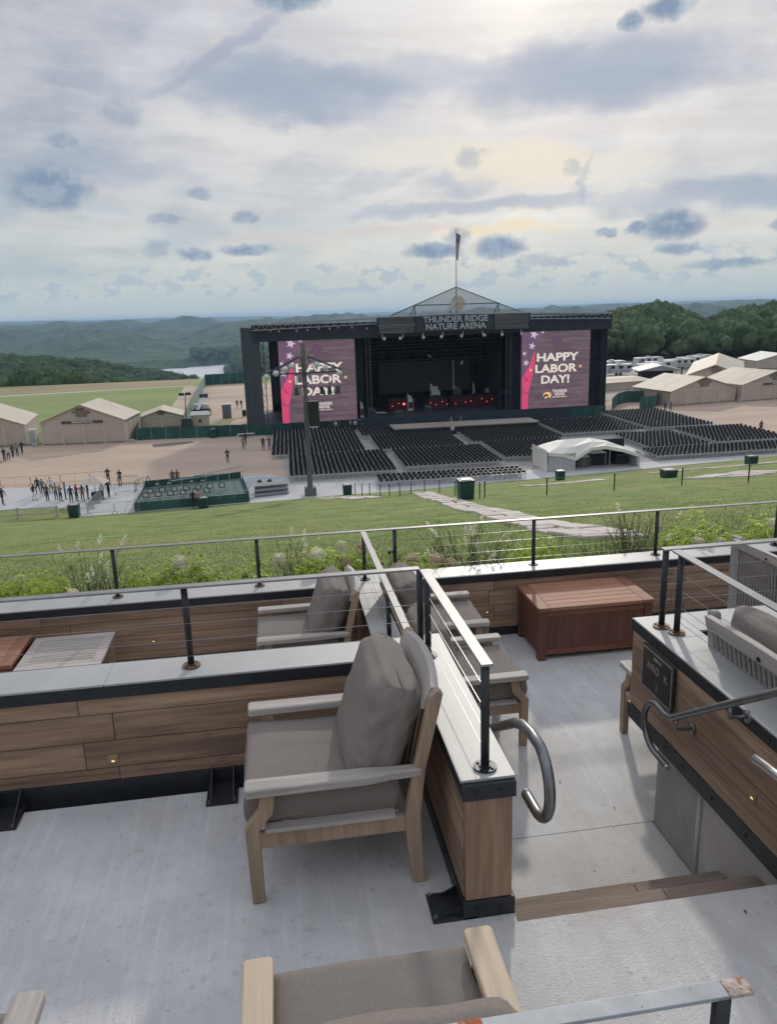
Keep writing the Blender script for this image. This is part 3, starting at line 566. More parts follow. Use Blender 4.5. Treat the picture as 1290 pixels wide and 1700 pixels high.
# ------------------------------------------------------------------ lawn, bed, arena ground
ZG = -17.0
BX = [-200, -24.7, -12.8, -7.5, -2, 5.5, 13.9, 23.4, 33.7, 44.5, 55.8, 200]; BY = [66, 70.3, 70.3, 70.8, 72.0, 72.8, 73.1, 73.8, 75.3, 76.4, 78.3, 90]
def lawn_z(x, y):
    yb = float(np.interp(x, BX, BY)); t = min(max((y-7.6)/(yb-7.6), 0), 1)
    return -3.45-13.55*t-.3*sin(pi*t) + .05*noise.noise(Vector((x*.35, y*.35, 0)))*min(1, t*6)*min(1, (1-t)*8)
GRASS = M('mown lawn grass', (.165, .215, .066), .95, var=.25, scale=.55, col2=(.215, .265, .092), spec=.15, bump=.5, bscale=26, spots=[((.27, .265, .10), .11, .46, .66, .75), ((.085, .15, .03), .35, .52, .72, .5, (.35, 1.3, 1)), ((.27, .26, .12), 1.6, .58, .76, .4), ((.06, .11, .025), 8, .55, .72, .5), ((.05, .09, .02), 26, .55, .72, .45)])
FIELD = M('dry meadow', (.20, .25, .075), .95, var=.25, scale=.06, stretch=(.4, 1, 1), spots=[((.30, .28, .11), .05, .48, .7, .6), ((.12, .18, .05), .12, .55, .75, .5), ((.22, .27, .08), .4, .5, .75, .4)])
DIRT = M('packed tan dirt', (.47, .355, .27), .95, var=.13, scale=.15, spots=[((.33, .27, .235), .07, .52, .66, .75), ((.56, .43, .31), .045, .52, .72, .6), ((.27, .235, .21), .22, .60, .72, .5), ((.40, .30, .23), 1.1, .5, .8, .4), ((.34, .27, .22), .55, .56, .63, .5, (.06, 1.6, 1)), ((.57, .45, .34), .8, .57, .64, .45, (.05, 1.9, 1)), ((.30, .25, .21), 1.3, .62, .68, .45, (.08, 1.1, 1)), ((.62, .52, .42), 6, .66, .72, .5, (1, 1, 1)), ((.25, .20, .17), 4, .67, .72, .5, (1, 1, 1))], stretch=(.45, 1.5, 1))
PAVE = M('pale arena concrete', (.46, .46, .465), .8, var=.10, scale=.3, spots=[((.35, .35, .36), .15, .52, .75, .5), ((.55, .54, .52), .5, .55, .8, .4), ((.25, .25, .26), 1.6, .64, .76, .4)])
rows = []
xs = np.concatenate([np.linspace(-200, -45, 8), np.linspace(-40, 70, 150), np.linspace(75, 200, 8)])
for i in range(110):
    t = (i/109)**1.5; rows.append([(x, 7.6+t*(float(np.interp(x, BX, BY))-7.6), 0) for x in xs])
rows = [[(x, y, lawn_z(x, y)) for x, y, _ in r] for r in rows]
struct('lawn', MB().grid(rows), GRASS, smooth_=True)
# grass blades on the upper slope, where they are large enough to show
gb = rng.random((210000, 7)); gy = 8.5/(1-gb[:, 0]*(1-8.5/66)); gx = .3+(gb[:, 1]-.5)*(gy*1.2+4)+gy*.15
gx_i = np.linspace(-50, 62, 225); gy_i = np.linspace(8, 68, 241); gz = np.array([[lawn_z(a, b_) for b_ in gy_i] for a in gx_i])
fi_ = np.clip((gx+50)/.5, 0, 223.99); fj_ = np.clip((gy-8)/.25, 0, 239.99); i0 = fi_.astype(int); j0 = fj_.astype(int); u_, v_ = fi_-i0, fj_-j0
z_ = gz[i0, j0]*(1-u_)*(1-v_)+gz[i0+1, j0]*u_*(1-v_)+gz[i0, j0+1]*(1-u_)*v_+gz[i0+1, j0+1]*u_*v_
hh_ = (.035+.045*gb[:, 2])/(1+np.clip(gy-10, 0, 60)/22); wd_ = .004+.004*gb[:, 3]+.0004*gy; an_ = gb[:, 4]*6.28; le = (gb[:, 5]-.5)*.06; lf_ = (gb[:, 6]-.5)*.06
BV = np.stack([np.stack([gx-wd_*np.cos(an_), gy-wd_*np.sin(an_), z_-.01], 1), np.stack([gx+wd_*np.cos(an_), gy+wd_*np.sin(an_), z_-.01], 1), np.stack([gx+le, gy+lf_, z_+hh_], 1)], 1).reshape(-1, 3)
gme = bpy.data.meshes.new('grass'); gme.from_pydata(BV.tolist(), [], np.arange(len(BV)).reshape(-1, 3).tolist()); gme.materials.append(M('grass blade', (.185, .240, .074), .8, var=.22, scale=2.5, col2=(.24, .295, .10), spec=.2, wrap=.35))
tag(link('grass', gme), 'short grass blades on the lawn behind the flower bed', 'grass', kind='stuff')
struct('planting_bed', MB().grid([[(x, y, -3.40-.04*(y-7.3)+.02*noise.noise(Vector((x*3, y*3, 0)))) for x in np.linspace(-6, 9, 90)] for y in np.linspace(7.30, 8.75, 8)]), SOIL)
struct('ground', MB().box(-260, 260, 60, 232, -19, ZG-.012), FIELD)
# pieces of ground laid on the plateau
def sheet(name, pts, mat, dz, kind='structure'): return struct(name, MB().poly([(x, y, ZG+dz) for x, y in pts]), mat)
sheet('dirt_yard', [(-60, 84), (-1, 84.6), (2.2, 79.8), (14, 77), (70, 77), (140, 90), (140, 150), (72, 150), (52, 122), (50, 140), (-6, 140), (-9, 116), (-60, 116.5)], DIRT, .004)
sheet('dirt_yard_behind_stage', [(-17, 116), (-6, 138), (60, 142), (60, 205), (-5, 209), (-17.3, 207), (-15.2, 150), (-14.6, 128)], DIRT, .006)
sheet('dirt_track', [(-18.5, 143), (-15, 128), (-14.2, 128), (-16.5, 170), (-18.5, 206), (-22.5, 207), (-21.3, 186), (-20.5, 165)], DIRT, .003)
sheet('gravel_road', [(-140, 189), (-66, 200), (-20.6, 209), (-20.6, 211), (-66, 203), (-140, 192.5)], M('pale gravel', (.50, .45, .38), .95, var=.1), .005)
sheet('dry_grass_strip', [(-160, 198), (-66, 206), (-22, 213), (-22, 231), (-160, 231)], M('tan dry grass', (.30, .235, .135), .95, var=.25, scale=.08, stretch=(.3, 1.2, 1), spots=[((.16, .17, .06), .1, .5, .65, .8)]), .004)
sheet('rv_lot', [(62, 128), (140, 128), (180, 231), (70, 231), (60, 150)], M('grey gravel lot', (.36, .33, .29), .95, var=.15, scale=.3), .003)
sheet('arena_walk', [(-60, 66), (-24.7, 70.2), (-2, 71.9), (13.9, 73), (33.7, 75.2), (60, 79), (60, 82), (40, 80), (13, 80.6), (2.2, 80.6), (-1, 85), (-13, 83.6), (-29, 86), (-60, 88)], PAVE, .012)
sheet('seating_floor', [(-1.6, 116), (.5, 92.6), (1.2, 79.5), (14, 79), (41, 79.4), (60, 80), (64.5, 86), (64.5, 98), (59.8, 118), (48, 119)], M('grey-brown aisle gravel', (.33, .315, .295), .9, var=.15, scale=.6, spots=[((.24, .225, .21), .3, .5, .7, .6)]), .016)
sheet('pond_of_mud', [(-17.3, 111.6), (-14.8, 112.2), (-12, 112.4), (-11.4, 111.2), (-14.5, 108.9), (-16.8, 108.8)], M('wet mud', (.10, .085, .075), .4, var=.2, scale=1), .011)
sheet('lower_lawn', [(-60, 68), (-24.7, 70.3), (-18.6, 70.6), (-18.8, 74.6), (-26, 74.9), (-60, 74)], GRASS, .022)

# flagstone path and steps running down the lawn
FLAG = M('pale flagstone', (.55, .49, .44), .9, var=.22, scale=3, bump=.6, bscale=9, rand=.14, spots=[((.29, .25, .22), 2, .55, .7, .5)])
def flag_path(label, centres, w, n_side, seed):
    rd = random.Random(seed); r = thing('stone_path', label, 'path', (centres[0][0], centres[0][1], lawn_z(*centres[0])))
    for i in range(len(centres)-1):
        (xa, ya), (xb, yb) = centres[i], centres[i+1]; d = Vector((xb-xa, yb-ya)); nn = Vector((-d.y, d.x)).normalized()
        for j in range(n_side):
            for h_ in (0, 1):
                t0, t1 = h_*.5, h_*.5+.5; u0, u1 = (j/n_side-.5)*w, ((j+1)/n_side-.5)*w
                q = [Vector((xa, ya))+d*t+nn*(u+rd.uniform(-.12, .12)*w/n_side) for t, u in ((t0, u0), (t1, u0), (t1, u1), (t0, u1))]
                c_ = sum(q, Vector((0, 0)))/4; q = [c_+(p-c_)*rd.uniform(.86, .97) for p in q]
                hh = rd.uniform(.05, .12); a = [(p.x, p.y, lawn_z(p.x, p.y)-.15) for p in q]; b_ = [(p.x, p.y, lawn_z(p.x, p.y)+hh) for p in q]
                if (Vector(q[1])-q[0]).cross(Vector(q[2])-q[0]) < 0: a.reverse(); b_.reverse()
                MB().hexa(a+b_).build('flagstone', FLAG, r, bevel=.03)
flag_path('pale flagstone steps winding down the lawn past the large green bin', [(8.1, 17.2), (8.45, 19.2), (8.2, 21.3), (8.7, 24), (8.75, 26.8), (9.2, 30), (9.7, 33.5), (9.7, 37.5), (10.3, 41.8), (10.8, 45.5), (11.1, 49.5), (11.3, 53.5), (11.6, 58), (12.1, 62), (12.3, 65.5)], 1.75, 2, 3)
flag_path('small patch of flagstones beside the foot of the lighting mast', [(3.6, 67.6), (4.6, 67.2), (5.6, 66.3), (6.6, 64.5), (7.0, 60.5)], 2.6, 2, 5)
flag_path('strip of flagstones in the grass below the white tent', [(20.5, 61.6), (23, 62.2), (25.5, 62.3), (28.0, 62.3)], 1.6, 1, 8)
flag_path('grey flagstone landing in the grass near the right edge', [(31.5, 51), (33.5, 52.5), (36, 54), (38.5, 55)], 5.0, 2, 9)
flag_path('band of flagstones along the foot of the lawn at the right', [(34, 66), (38, 66.4), (42, 66.6), (46, 67), (50, 67.5)], 1.6, 1, 12)

# ------------------------------------------------------------------ planting along the front wall
LEAF = M('lime green hydrangea leaf', (.36, .50, .05), .5, var=.3, scale=9, rand=.15, wrap=.5, col2=(.50, .60, .08))
LEAF2 = M('deep green leaf', (.055, .115, .025), .55, var=.3, scale=9, rand=.15, wrap=.3)
SAGE = M('grey green stem', (.20, .24, .10), .8, var=.35, scale=9, rand=.15, wrap=.2); BROWNST = M('brown seed stem', (.13, .085, .06), .9, var=.3, scale=9)
BLOOM = M('cream flower head', (.80, .78, .62), .8, var=.2, scale=40, rand=.1, wrap=.5); BLOOMT = M('fading tan flower head', (.60, .50, .32), .85, var=.2, scale=40, wrap=.2)
DARKST = M('black seed head', (.022, .02, .016), .9)
def leaf(mb, p, d, L_, w, droop=.3):
    d = d.normalized(); s = d.cross(Vector((0, 0, 1))); s = s.normalized() if s.length > .01 else Vector((1, 0, 0)); n_ = s.cross(d)
    a = p; m1 = p+d*L_*.5+s*w-n_*.0+n_*w*.35; m2 = p+d*L_*.5-s*w+n_*w*.35; mid = p+d*L_*.5; e = p+d*L_-Vector((0, 0, L_*droop))
    k = len(mb.v); mb.v += [tuple(a), tuple(m1), tuple(e), tuple(m2), tuple(mid)]; mb.f += [(k, k+4, k+1), (k+4, k+2, k+1), (k, k+3, k+4), (k+4, k+3, k+2)]; mb.m += [0]*4
def bloom(mb, c_, r, h, n_=70, rd=random):
    for _ in range(n_):
        u = rd.random(); a = rd.random()*2*pi; rr = r*sqrt(max(0, 1-((u-.35)/.68)**2)); p = Vector((c_[0]+rr*cos(a), c_[1]+rr*sin(a), c_[2]+u*h))
        d = Vector((cos(a), sin(a), (u-.4)*1.4)); leaf(mb, p, d, .028, .012, .1)
def hydrangea(x, y, w, h, label, blooms, seed, lf=LEAF, n_=420, bl=BLOOM):
    rd = random.Random(seed); z0 = -3.42; r = thing('hydrangea_shrub', label, 'shrub', (x, y, z0), 0, 'shrubs along the front wall')
    st_ = MB(); fo = MB(); h += (.22, .18, .10, .20, .08, .20, .14, .10, .14, .05, .04, .20, .16)[seed-40]; w *= .82; blooms = [(a, b_, c_+.20, d, e) for a, b_, c_, d, e in blooms]; n_ = int(n_*1.7)
    for _ in range(9):
        a, q = rd.random()*6.3, rd.random()*w*.8; st_.tube([(rd.uniform(-.06, .06), rd.uniform(-.06, .06), 0), (q*.5*cos(a), q*.4*sin(a), h*.5), (q*cos(a), q*.6*sin(a), h*.86)], [.008, .006, .003], 5)
    for _ in range(n_):
        a = rd.random()*6.283; q = sqrt(rd.random()); zz_ = h*(.42+.58*rd.random()**.6)*(1-.26*q*q)*(1+.25*noise.noise(Vector((x+q*cos(a)*3, q*sin(a)*3, seed))))
        p = Vector((w*q*cos(a), w*.62*q*sin(a), zz_)); leaf(fo, p, Vector((cos(a)+rd.uniform(-.6, .6), sin(a)+rd.uniform(-.6, .6), rd.uniform(-.1, .55))), rd.uniform(.06, .11), rd.uniform(.02, .034))
    st_.build('stem', SAGE, r, local=True); fo.build('foliage', lf, r, local=True)
    for bx, by, bz, br, bh in blooms:
        m_ = MB(); br *= .78; bh *= .8; bloom(m_, (bx, by, bz), br, bh, 190, rd=rd); m_.ball((bx, by, bz+bh*.5), br*.8, 8, sq=(1, 1, bh*.5/br)); m_.build('flower_head', bl, r, local=True)
def plume(x, y, w, h, label, n_st, n_pl, seed, pm_=BLOOM, dark=False):
    rd = random.Random(seed); z0 = -3.42; r = tag(thing('plume_plant', label, 'plant', (x, y, z0), 0, 'plumed grasses along the front wall'), kind='thing'); st_ = MB(); lv = MB(); h += .05; n_st = int(n_st*2.1)
    tips = []
    for k in range(n_st):
        a = rd.random()*6.283; q = w*sqrt(rd.random()); hh = h*rd.uniform(.62, 1.0); bend = rd.uniform(.3, 1)
        p0 = Vector((rd.uniform(-.14, .14)*w*2, rd.uniform(-.07, .07), 0)); p1 = Vector((p0.x+q*cos(a)*.35, p0.y+q*sin(a)*.3, hh*.55)); p2 = Vector((p0.x+q*cos(a), p0.y+q*sin(a)*.7, hh))
        st_.tube([p0, p1, p2], [.0045, .0035, .002], 4); tips.append((p1, p2))
        for _ in range(16):
            t = rd.uniform(.2, .95); p = p0.lerp(p1, t*2) if t < .5 else p1.lerp(p2, t*2-1); leaf(lv, p, Vector((rd.uniform(-1, 1), rd.uniform(-1, 1), rd.uniform(.2, 1.3))), rd.uniform(.05, .13), .0085, .2)
    st_.build('stem', BROWNST, r, local=True); lv.build('foliage', SAGE, r, local=True)
    for p1, p2 in tips[:n_pl]:
        m_ = MB(); d = (p2-p1).normalized()
        if dark: m_.ball(tuple(p2), .022, 7)
        else:
            for _ in range(46):
                t = rd.random(); a = rd.random()*6.283; q = .017*sin(pi*min(1, t*.8+.2)); o_ = Vector((cos(a), sin(a), .4)); leaf(m_, p2+d*(t*.12-.02)+o_*q, o_+d*.8, .024, .006, 0)
        m_.build('seed_head' if dark else 'plume', DARKST if dark else pm_, r, local=True)
HY = [(-3.1, 7.75, .5, .74, 'yellow-green shrub low in the bottom left of the flower bed', [(.1, -.2, .5, .06, .09)]), (-2.45, 7.72, .42, .80, 'bright lime shrub under the white plumes at the left', [(.38, -.2, .62, .05, .07), (-.2, .1, .70, .05, .08)]),
      (-1.45, 7.8, .40, .82, 'lime shrub just left of the first railing post, tan flower below', [(-.22, -.25, .52, .085, .10)]), (-.98, 7.75, .42, .84, 'lime shrub carrying the single big cream flower head', [(-.06, -.1, .78, .075, .15), (.25, -.25, .50, .05, .06)]),
      (-.35, 7.8, .44, .80, 'low green shrub spreading left of the second railing post', [(.3, -.1, .76, .06, .09)]), (.42, 7.72, .36, .86, 'shrub with a cluster of cream flower heads next to the divider corner', [(-.08, -.15, .82, .07, .10), (.18, -.1, .86, .06, .10)]),
      (.82, 7.8, .32, .84, 'shrub with tan flower heads behind the divider corner post', [(.0, -.12, .82, .075, .11), (-.2, -.2, .7, .06, .09)]), (1.42, 7.72, .40, .78, 'shrub with faded yellow flower heads right of the corner', [(.15, -.22, .68, .085, .10), (-.1, -.2, .70, .075, .10), (.3, -.2, .62, .07, .09)]),
      (2.72, 7.75, .36, .82, 'dense lime shrub left of the post above the storage box', [(.0, -.3, .5, .05, .06)]), (3.28, 7.75, .44, .62, 'low yellow-green shrub right above the storage box', []), (3.75, 7.72, .36, .64, 'leafy low shrub behind the middle right railing post', []),
      (4.62, 7.75, .50, .86, 'tall lime shrub with white flower heads behind the grey corner post', [(-.15, -.3, .68, .06, .07), (.1, -.3, .66, .055, .07)]), (5.55, 7.8, .5, .84, 'green shrub with pink-white flowers at the right edge', [(-.1, -.2, .78, .06, .08), (.1, -.2, .74, .05, .07)])]
for i, (x, y, w, h, lb, bl) in enumerate(HY): hydrangea(x, y, w, h, lb, bl, 40+i, bl=BLOOMT if i in (6, 7, 2) else BLOOM, n_=520 if w > .4 else 400)
PL = [(-2.05, 7.95, .5, 1.16, 'tall white-plumed grass at the left, before the first post', 16, 9), (-1.72, 7.85, .3, .95, 'brown twiggy plant beside the first railing post', 16, 0), (-.02, 7.95, .42, 1.05, 'thin plumed grass behind the second railing post', 14, 5), (.28, 7.85, .34, .98, 'brown-stemmed plant between the second post and the corner', 14, 0),
      (2.0, 7.85, .62, 1.15, 'wide clump of grass with many white plumes left of the storage box', 34, 15), (2.3, 7.75, .36, .86, 'grey-green grass below the white plumes', 22, 2), (3.0, 7.9, .4, .9, 'thin twiggy plant above the storage box', 10, 1), (3.55, 7.8, .3, .92, 'mauve twiggy plant left of the middle right post', 16, 0), (3.95, 7.9, .45, 1.14, 'tall olive grass with two plumes behind the middle right post', 34, 4), (5.15, 7.95, .36, .98, 'twiggy plant near the right railing post', 12, 0)]
for i, (x, y, w, h, lb, a, b_) in enumerate(PL): plume(x, y, w, h, lb, a, b_, 80+i)
plume(1.02, 7.9, .30, .92, 'plant with small black round seed heads right of the divider corner', 16, 14, 95, dark=True)

# ------------------------------------------------------------------ things on the lawn and the walk
GREENB = M('dark green painted board', (.012, .055, .045), .5, var=.2, scale=5); GREENF = M('green mesh fence cloth', (.016, .075, .062), .8, var=.3, scale=.9, spots=[((.04, .12, .10), .35, .5, .7, .6)], wrap=.1); BLK = M('matt black metal', (.02, .021, .023), .5, .3)
def bin_(x, y, z, w, h, label, open_=True):
    r = thing('trash_bin', label, 'trash bin', (x, y, z)); k = w/2
    MB().hexa([(-k*.92, -k*.92, 0), (k*.92, -k*.92, 0), (k*.92, k*.92, 0), (-k*.92, k*.92, 0), (-k, -k, h*.9), (k, -k, h*.9), (k, k, h*.9), (-k, k, h*.9)]).build('body', GREENB, r, bevel=.02, local=True)
    MB().box(-k*1.04, k*1.04, -k*1.04, k*1.04, h*.9, h*.97).build('lid_rim', BLK, r, bevel=.02, local=True); MB().box(-k*.7, k*.7, -k*.7, k*.7, h*.97, h).build('bag', M('pale bin bag', (.35, .36, .36), .5), r, bevel=.03, local=True)
    for s in (-.5, 0, .5): MB().box(s*w*.5-.012, s*w*.5+.012, -k*1.0, -k*.9, .06*h, .86*h).build('panel_rib', GREENB, r, local=True)
bin_(12.16, 48.4, lawn_z(12.16, 48.4), 1.0, 1.42, 'large dark green bin beside the flagstone steps on the lawn')
bin_(6.45, 72.0, lawn_z(6.45, 72)-.0, .85, 1.05, 'green bin next to the foot of the lighting mast'); bin_(26.5, 68.7, lawn_z(26.5, 68.7), .75, .95, 'green bin on the grass in front of the white tent')
bin_(31.2, 57.1, lawn_z(31.2, 57.1), 1.05, .72, 'wide low green bin in the middle of the right lawn'); bin_(44.9, 66.8, lawn_z(44.9, 66.8), .9, .95, 'green bin at the foot of the lawn near the right edge')
bin_(-18.4, 70.9, ZG+.02, .9, 1.15, 'green bin at the corner of the queue enclosure on the left'); bin_(-9.0, 115.0, ZG, 1.0, 1.3, 'dark bin in front of the long green fence'); bin_(-7.0, 70.9, ZG+.02, .85, 1.05, 'green bin in front of the green seating platform')
def wire_fence(label, pts, h, mat=POST, wires=(.92,), rad=.045, zf=lawn_z):
    r = thing('wire_fence', label, 'fence', (pts[0][0], pts[0][1], zf(*pts[0])))
    for x, y in pts: MB().cyl((x, y, zf(x, y)-.1), (x, y, zf(x, y)+h), rad, n=8).build('post', mat, r)
    for f in wires:
        for (xa, ya), (xb, yb) in zip(pts, pts[1:]): MB().tube([(xa, ya, zf(xa, ya)+h*f), ((xa+xb)/2, (ya+yb)/2, (zf(xa, ya)+zf(xb, yb))/2+h*f-.05), (xb, yb, zf(xb, yb)+h*f)], .010, 4).build('wire', CABLE, r)
wire_fence('row of slim dark posts with one wire across the right lawn', [(13.8, 49.6), (17.48, 47.6), (21.34, 45.8), (26.0, 45.8), (29.3, 43.7), (34, 42.5)], 1.2)
wire_fence('curving row of slim posts at the foot of the lawn left of the large bin', [(7.0, 70.1), (7.4, 67.7), (7.95, 66.5), (8.4, 62.7), (9.0, 61.5), (10.0, 62.4), (11.3, 64.3), (12.6, 64.8), (13.5, 62.8), (13.4, 56.6), (13.2, 48.7)], 1.15, rad=.04)
WF = M('whitewashed timber rail', (.42, .43, .38), .8, var=.1)
wf = thing('rail_fence', 'pale two-rail timber fence at the foot of the lawn far left', 'fence', (-24, 71.4, ZG))
for x, y in ((-30, 71.1), (-26.7, 71.2), (-23.4, 71.5), (-20.0, 71.4)): MB().box(x-.1, x+.1, y-.1, y+.1, ZG, ZG+1.05).build('post', WF, wf)
for (xa, ya), (xb, yb) in zip(((-30, 71.1), (-26.7, 71.2), (-23.4, 71.5)), ((-26.7, 71.2), (-23.4, 71.5), (-20.0, 71.4))):
    for z in (.3, .8): MB().hexa([(xa, ya-.03, ZG+z), (xb, yb-.03, ZG+z), (xb, yb+.03, ZG+z), (xa, ya+.03, ZG+z), (xa, ya-.03, ZG+z+.14), (xb, yb-.03, ZG+z+.14), (xb, yb+.03, ZG+z+.14), (xa, ya+.03, ZG+z+.14)]).build('rail', WF, wf)
# ------------------------------------------------------------------ stage
STB = M('glare-tinted stage black', (.020, .027, .036), .7, var=.3, scale=.8); DRAPE = M('black stage drape', (.014, .020, .029), .95, var=.3, scale=1.2); CURT = M('dark blue-grey side curtain', (.045, .058, .070), .9, var=.2, scale=.6)  # stage blacks tinted blue-grey: veiling glare put into their colour
TRUSS = M('grey truss tube', (.30, .32, .34), .5, .5, var=.2); TRUSSD = M('dark truss tube', (.06, .068, .078), .6, .4, var=.2); PALE = M('pale lamp housing', (.55, .57, .58), .5, .2); NAVY = M('navy stage skirt', (.018, .034, .048), .8, var=.25, scale=.6)
SIGNW = M('weathered sign plank', (.11, .112, .118), .85, var=.35, scale=1.0, stretch=(.25, 1, 3), rand=.25); SIGNL = M('silver sign letter', (.42, .46, .48), .5, .2, var=.1)
stage = thing('stage', 'large black open-air stage with roof, wide sign and dark drapes', 'stage', (-1.54, 114.45, ZG), radians(2.3))
P = lambda nm, mb, mat, par=stage, **k: mb.build(nm, mat, par, local=True, **k)
P('deck', MB().box(-.2, 53.9, .05, 18, 1.30, 1.60), M('stage deck', (.05, .058, .068), .6, var=.2, scale=.4))
for i in range(27):
    x0 = i*2.0-.1; x1 = x0+1.97
    P('skirt_panel', MB().box(x0, x1, -.02+.02*(i % 2), .04, -.0, 1.56), GREENF if x0 < 3.2 or x1 > 48 else NAVY)
def lattice(x, y, z0, z1, w=.5, step=.9, r_=.05):
    mb = MB(); q = w/2
    for a, b_ in ((-q, -q), (q, -q), (q, q), (-q, q)): mb.box(x+a-r_, x+a+r_, y+b_-r_, y+b_+r_, z0, z1)
    z = z0; k = 0
    while z < z1-step:
        s = 1 if k % 2 else -1
        mb.cyl((x-q*s, y-q, z), (x+q*s, y-q, z+step), r_*.7, n=4); mb.cyl((x-q, y-q*s, z), (x-q, y+q*s, z+step), r_*.7, n=4); z += step; k += 1
    return mb
for s in (.35, 15.9, 37.75, 53.5): P('tower', lattice(s, .55, 0 if s in (.35, 53.5) else 1.6, 15.6, .62), TRUSSD)
for s in (-1.8, 54.0): P('tower', lattice(s, 16.5, 0, 15.4, .6), TRUSSD)
P('roof', MB().hexa([(-.9, -.8, 15.86), (29.2, -.8, 16.45), (29.2, 18, 16.2), (-2.6, 18, 15.6), (-.9, -.8, 15.98), (29.2, -.8, 16.57), (29.2, 18, 16.32), (-2.6, 18, 15.72)]).hexa([(29.2, -.8, 16.45), (54.0, -.8, 15.86), (55, 18, 15.6), (29.2, 18, 16.2), (29.2, -.8, 16.57), (54.0, -.8, 15.98), (55, 18, 15.72), (29.2, 18, 16.32)]), M('grey roof membrane', (.34, .36, .37), .6))
rt_ = MB()
for s0, z0, s1, z1 in ((-.8, 15.82, 29, 16.42), (29, 16.42, 53.8, 15.82)):
    n_ = 24
    rt_.tube([(s0, -.75, z0), (s1, -.75, z1)], .07, 5).tube([(s0, -.75, z0-.75), (s1, -.75, z1-.75)], .07, 5)
    for k in range(n_):
        a = s0+(s1-s0)*k/n_; c_ = s0+(s1-s0)*(k+.5)/n_; zb = z0+(z1-z0)*k/n_; zc = z0+(z1-z0)*(k+.5)/n_
        rt_.tube([(a, -.75, zb), (c_, -.75, zc-.75)], .045, 4).tube([(c_, -.75, zc-.75), (a+(s1-s0)/n_, -.75, zb)], .045, 4)
P('roof_truss', rt_, TRUSS)
P('fascia', MB().box(-.5, 54.2, -.35, -.15, 13.45, 15.72), STB)
for k in range(9): P('fascia_lamp', MB().ball((1.5+k*1.75+random.uniform(-.5, .5), -.45, 15.1-random.uniform(0, .3)), .16, 6), PALE)
def folds(xa, ya, xb, yb, z0, z1, n_=40, amp=.18):
    d = Vector((xb-xa, yb-ya)); nn = Vector((-d.y, d.x)).normalized()
    pts = [Vector((xa, ya))+d*(i/n_)+nn*amp*sin(i*1.55+sin(i*.7)) for i in range(n_+1)]
    return MB().grid([[(p.x, p.y, z0) for p in pts], [(p.x, p.y, z1) for p in pts]])
P('side_curtain', folds(.1, .3, -2.3, 14.5, 0.0, 15.3, 46, .2), CURT, smooth_=True); P('side_curtain', folds(53.9, .3, 54.6, 14.5, 0, 15.3, 46, .2), CURT, smooth_=True)
P('corner_panel', MB().box(-.9, .1, -.5, -.2, 13.2, 15.75), STB)
P('back_drape', folds(2, 16, 54, 16, 1.6, 15.4, 160, .15), DRAPE); P('ceiling_drape', MB().box(-.4, 54, .2, 16.2, 15.2, 15.35), DRAPE)
for a, b_ in ((15.2, 16.6), (37.2, 38.5)): P('wing_drape', folds(a, 2.2, b_, 14, 1.6, 15.2, 50, .15), DRAPE)
P('wing_drape', folds(1.5, 1.4, 15.2, 1.4, 4.3, 15.2, 60, .12), DRAPE); P('wing_drape', folds(38.2, 1.4, 53.4, 1.4, 1.6, 15.2, 60, .12), DRAPE)
P('video_wall', MB().box(19.6, 35.2, 12.7, 13.0, 3.9, 8.9), M('switched-off video wall', (.021, .030, .042), .6))
for z, y in ((9.6, 7), (11.4, 9), (12.6, 4), (10.6, 11)):
    P('lighting_truss', MB().tube([(17, y, z), (37, y, z)], .07, 5).tube([(17, y, z-.5), (37, y, z-.5)], .05, 5), TRUSSD)
    for k in range(10): P('stage_lamp', MB().cyl((18+k*2+random.uniform(-.6, .6), y, z-.5), (18+k*2, y-.15, z-1.0), .14, .2, n=6), PALE if random.random() < .12 else STB)
for k in range(8): P('front_lamp', MB().ball((17.9+k*3.05+random.uniform(-.5, .5), -.9, 13.25), .27, 7).cyl((17.9+k*3.05, -.85, 13.3), (17.9+k*3.05, -.8, 13.9), .06, n=5), PALE)
P('ladder', MB().box(30.15, 30.27, 5, 5.1, 5.4, 9.4).box(30.0, 30.4, 4.9, 5.0, 5.0, 5.3), TRUSS)
# sign board: planks and letters
sb = P('sign_board', MB().box(17.2, 40.65, -.86, -.42, 13.95, 16.3), STB)
for i in range(7):
    z = 14.0+i*.325
    for a, b_ in ((17.3, 22.9), (34.9, 40.55)):
        P('sign_plank', MB().box(a+random.uniform(0, .3), b_-random.uniform(0, .3), -.93-random.uniform(0, .02), -.87, z+.02, z+.305), SIGNW, sb)
P('sign_panel', MB().box(23.0, 34.8, -.95, -.87, 14.0, 16.28), M('dark sign panel', (.040, .046, .055), .8), sb)
up = Matrix.Rotation(pi/2, 4, 'X')
for body, z, w in (('THUNDER RIDGE', 15.72, 9.9), ('NATURE ARENA', 14.68, 9.2)):
    o = text(body, 1.22, SIGNL, 'sign_letters', sb, None, .028, .05, sx=1)
    wd = max(v.co.x for v in o.data.vertices)-min(v.co.x for v in o.data.vertices)
    o.data.transform(Matrix.Translation((29.0, -1.02, z)) @ up @ Matrix.Scale(w/wd, 4, (1, 0, 0)))
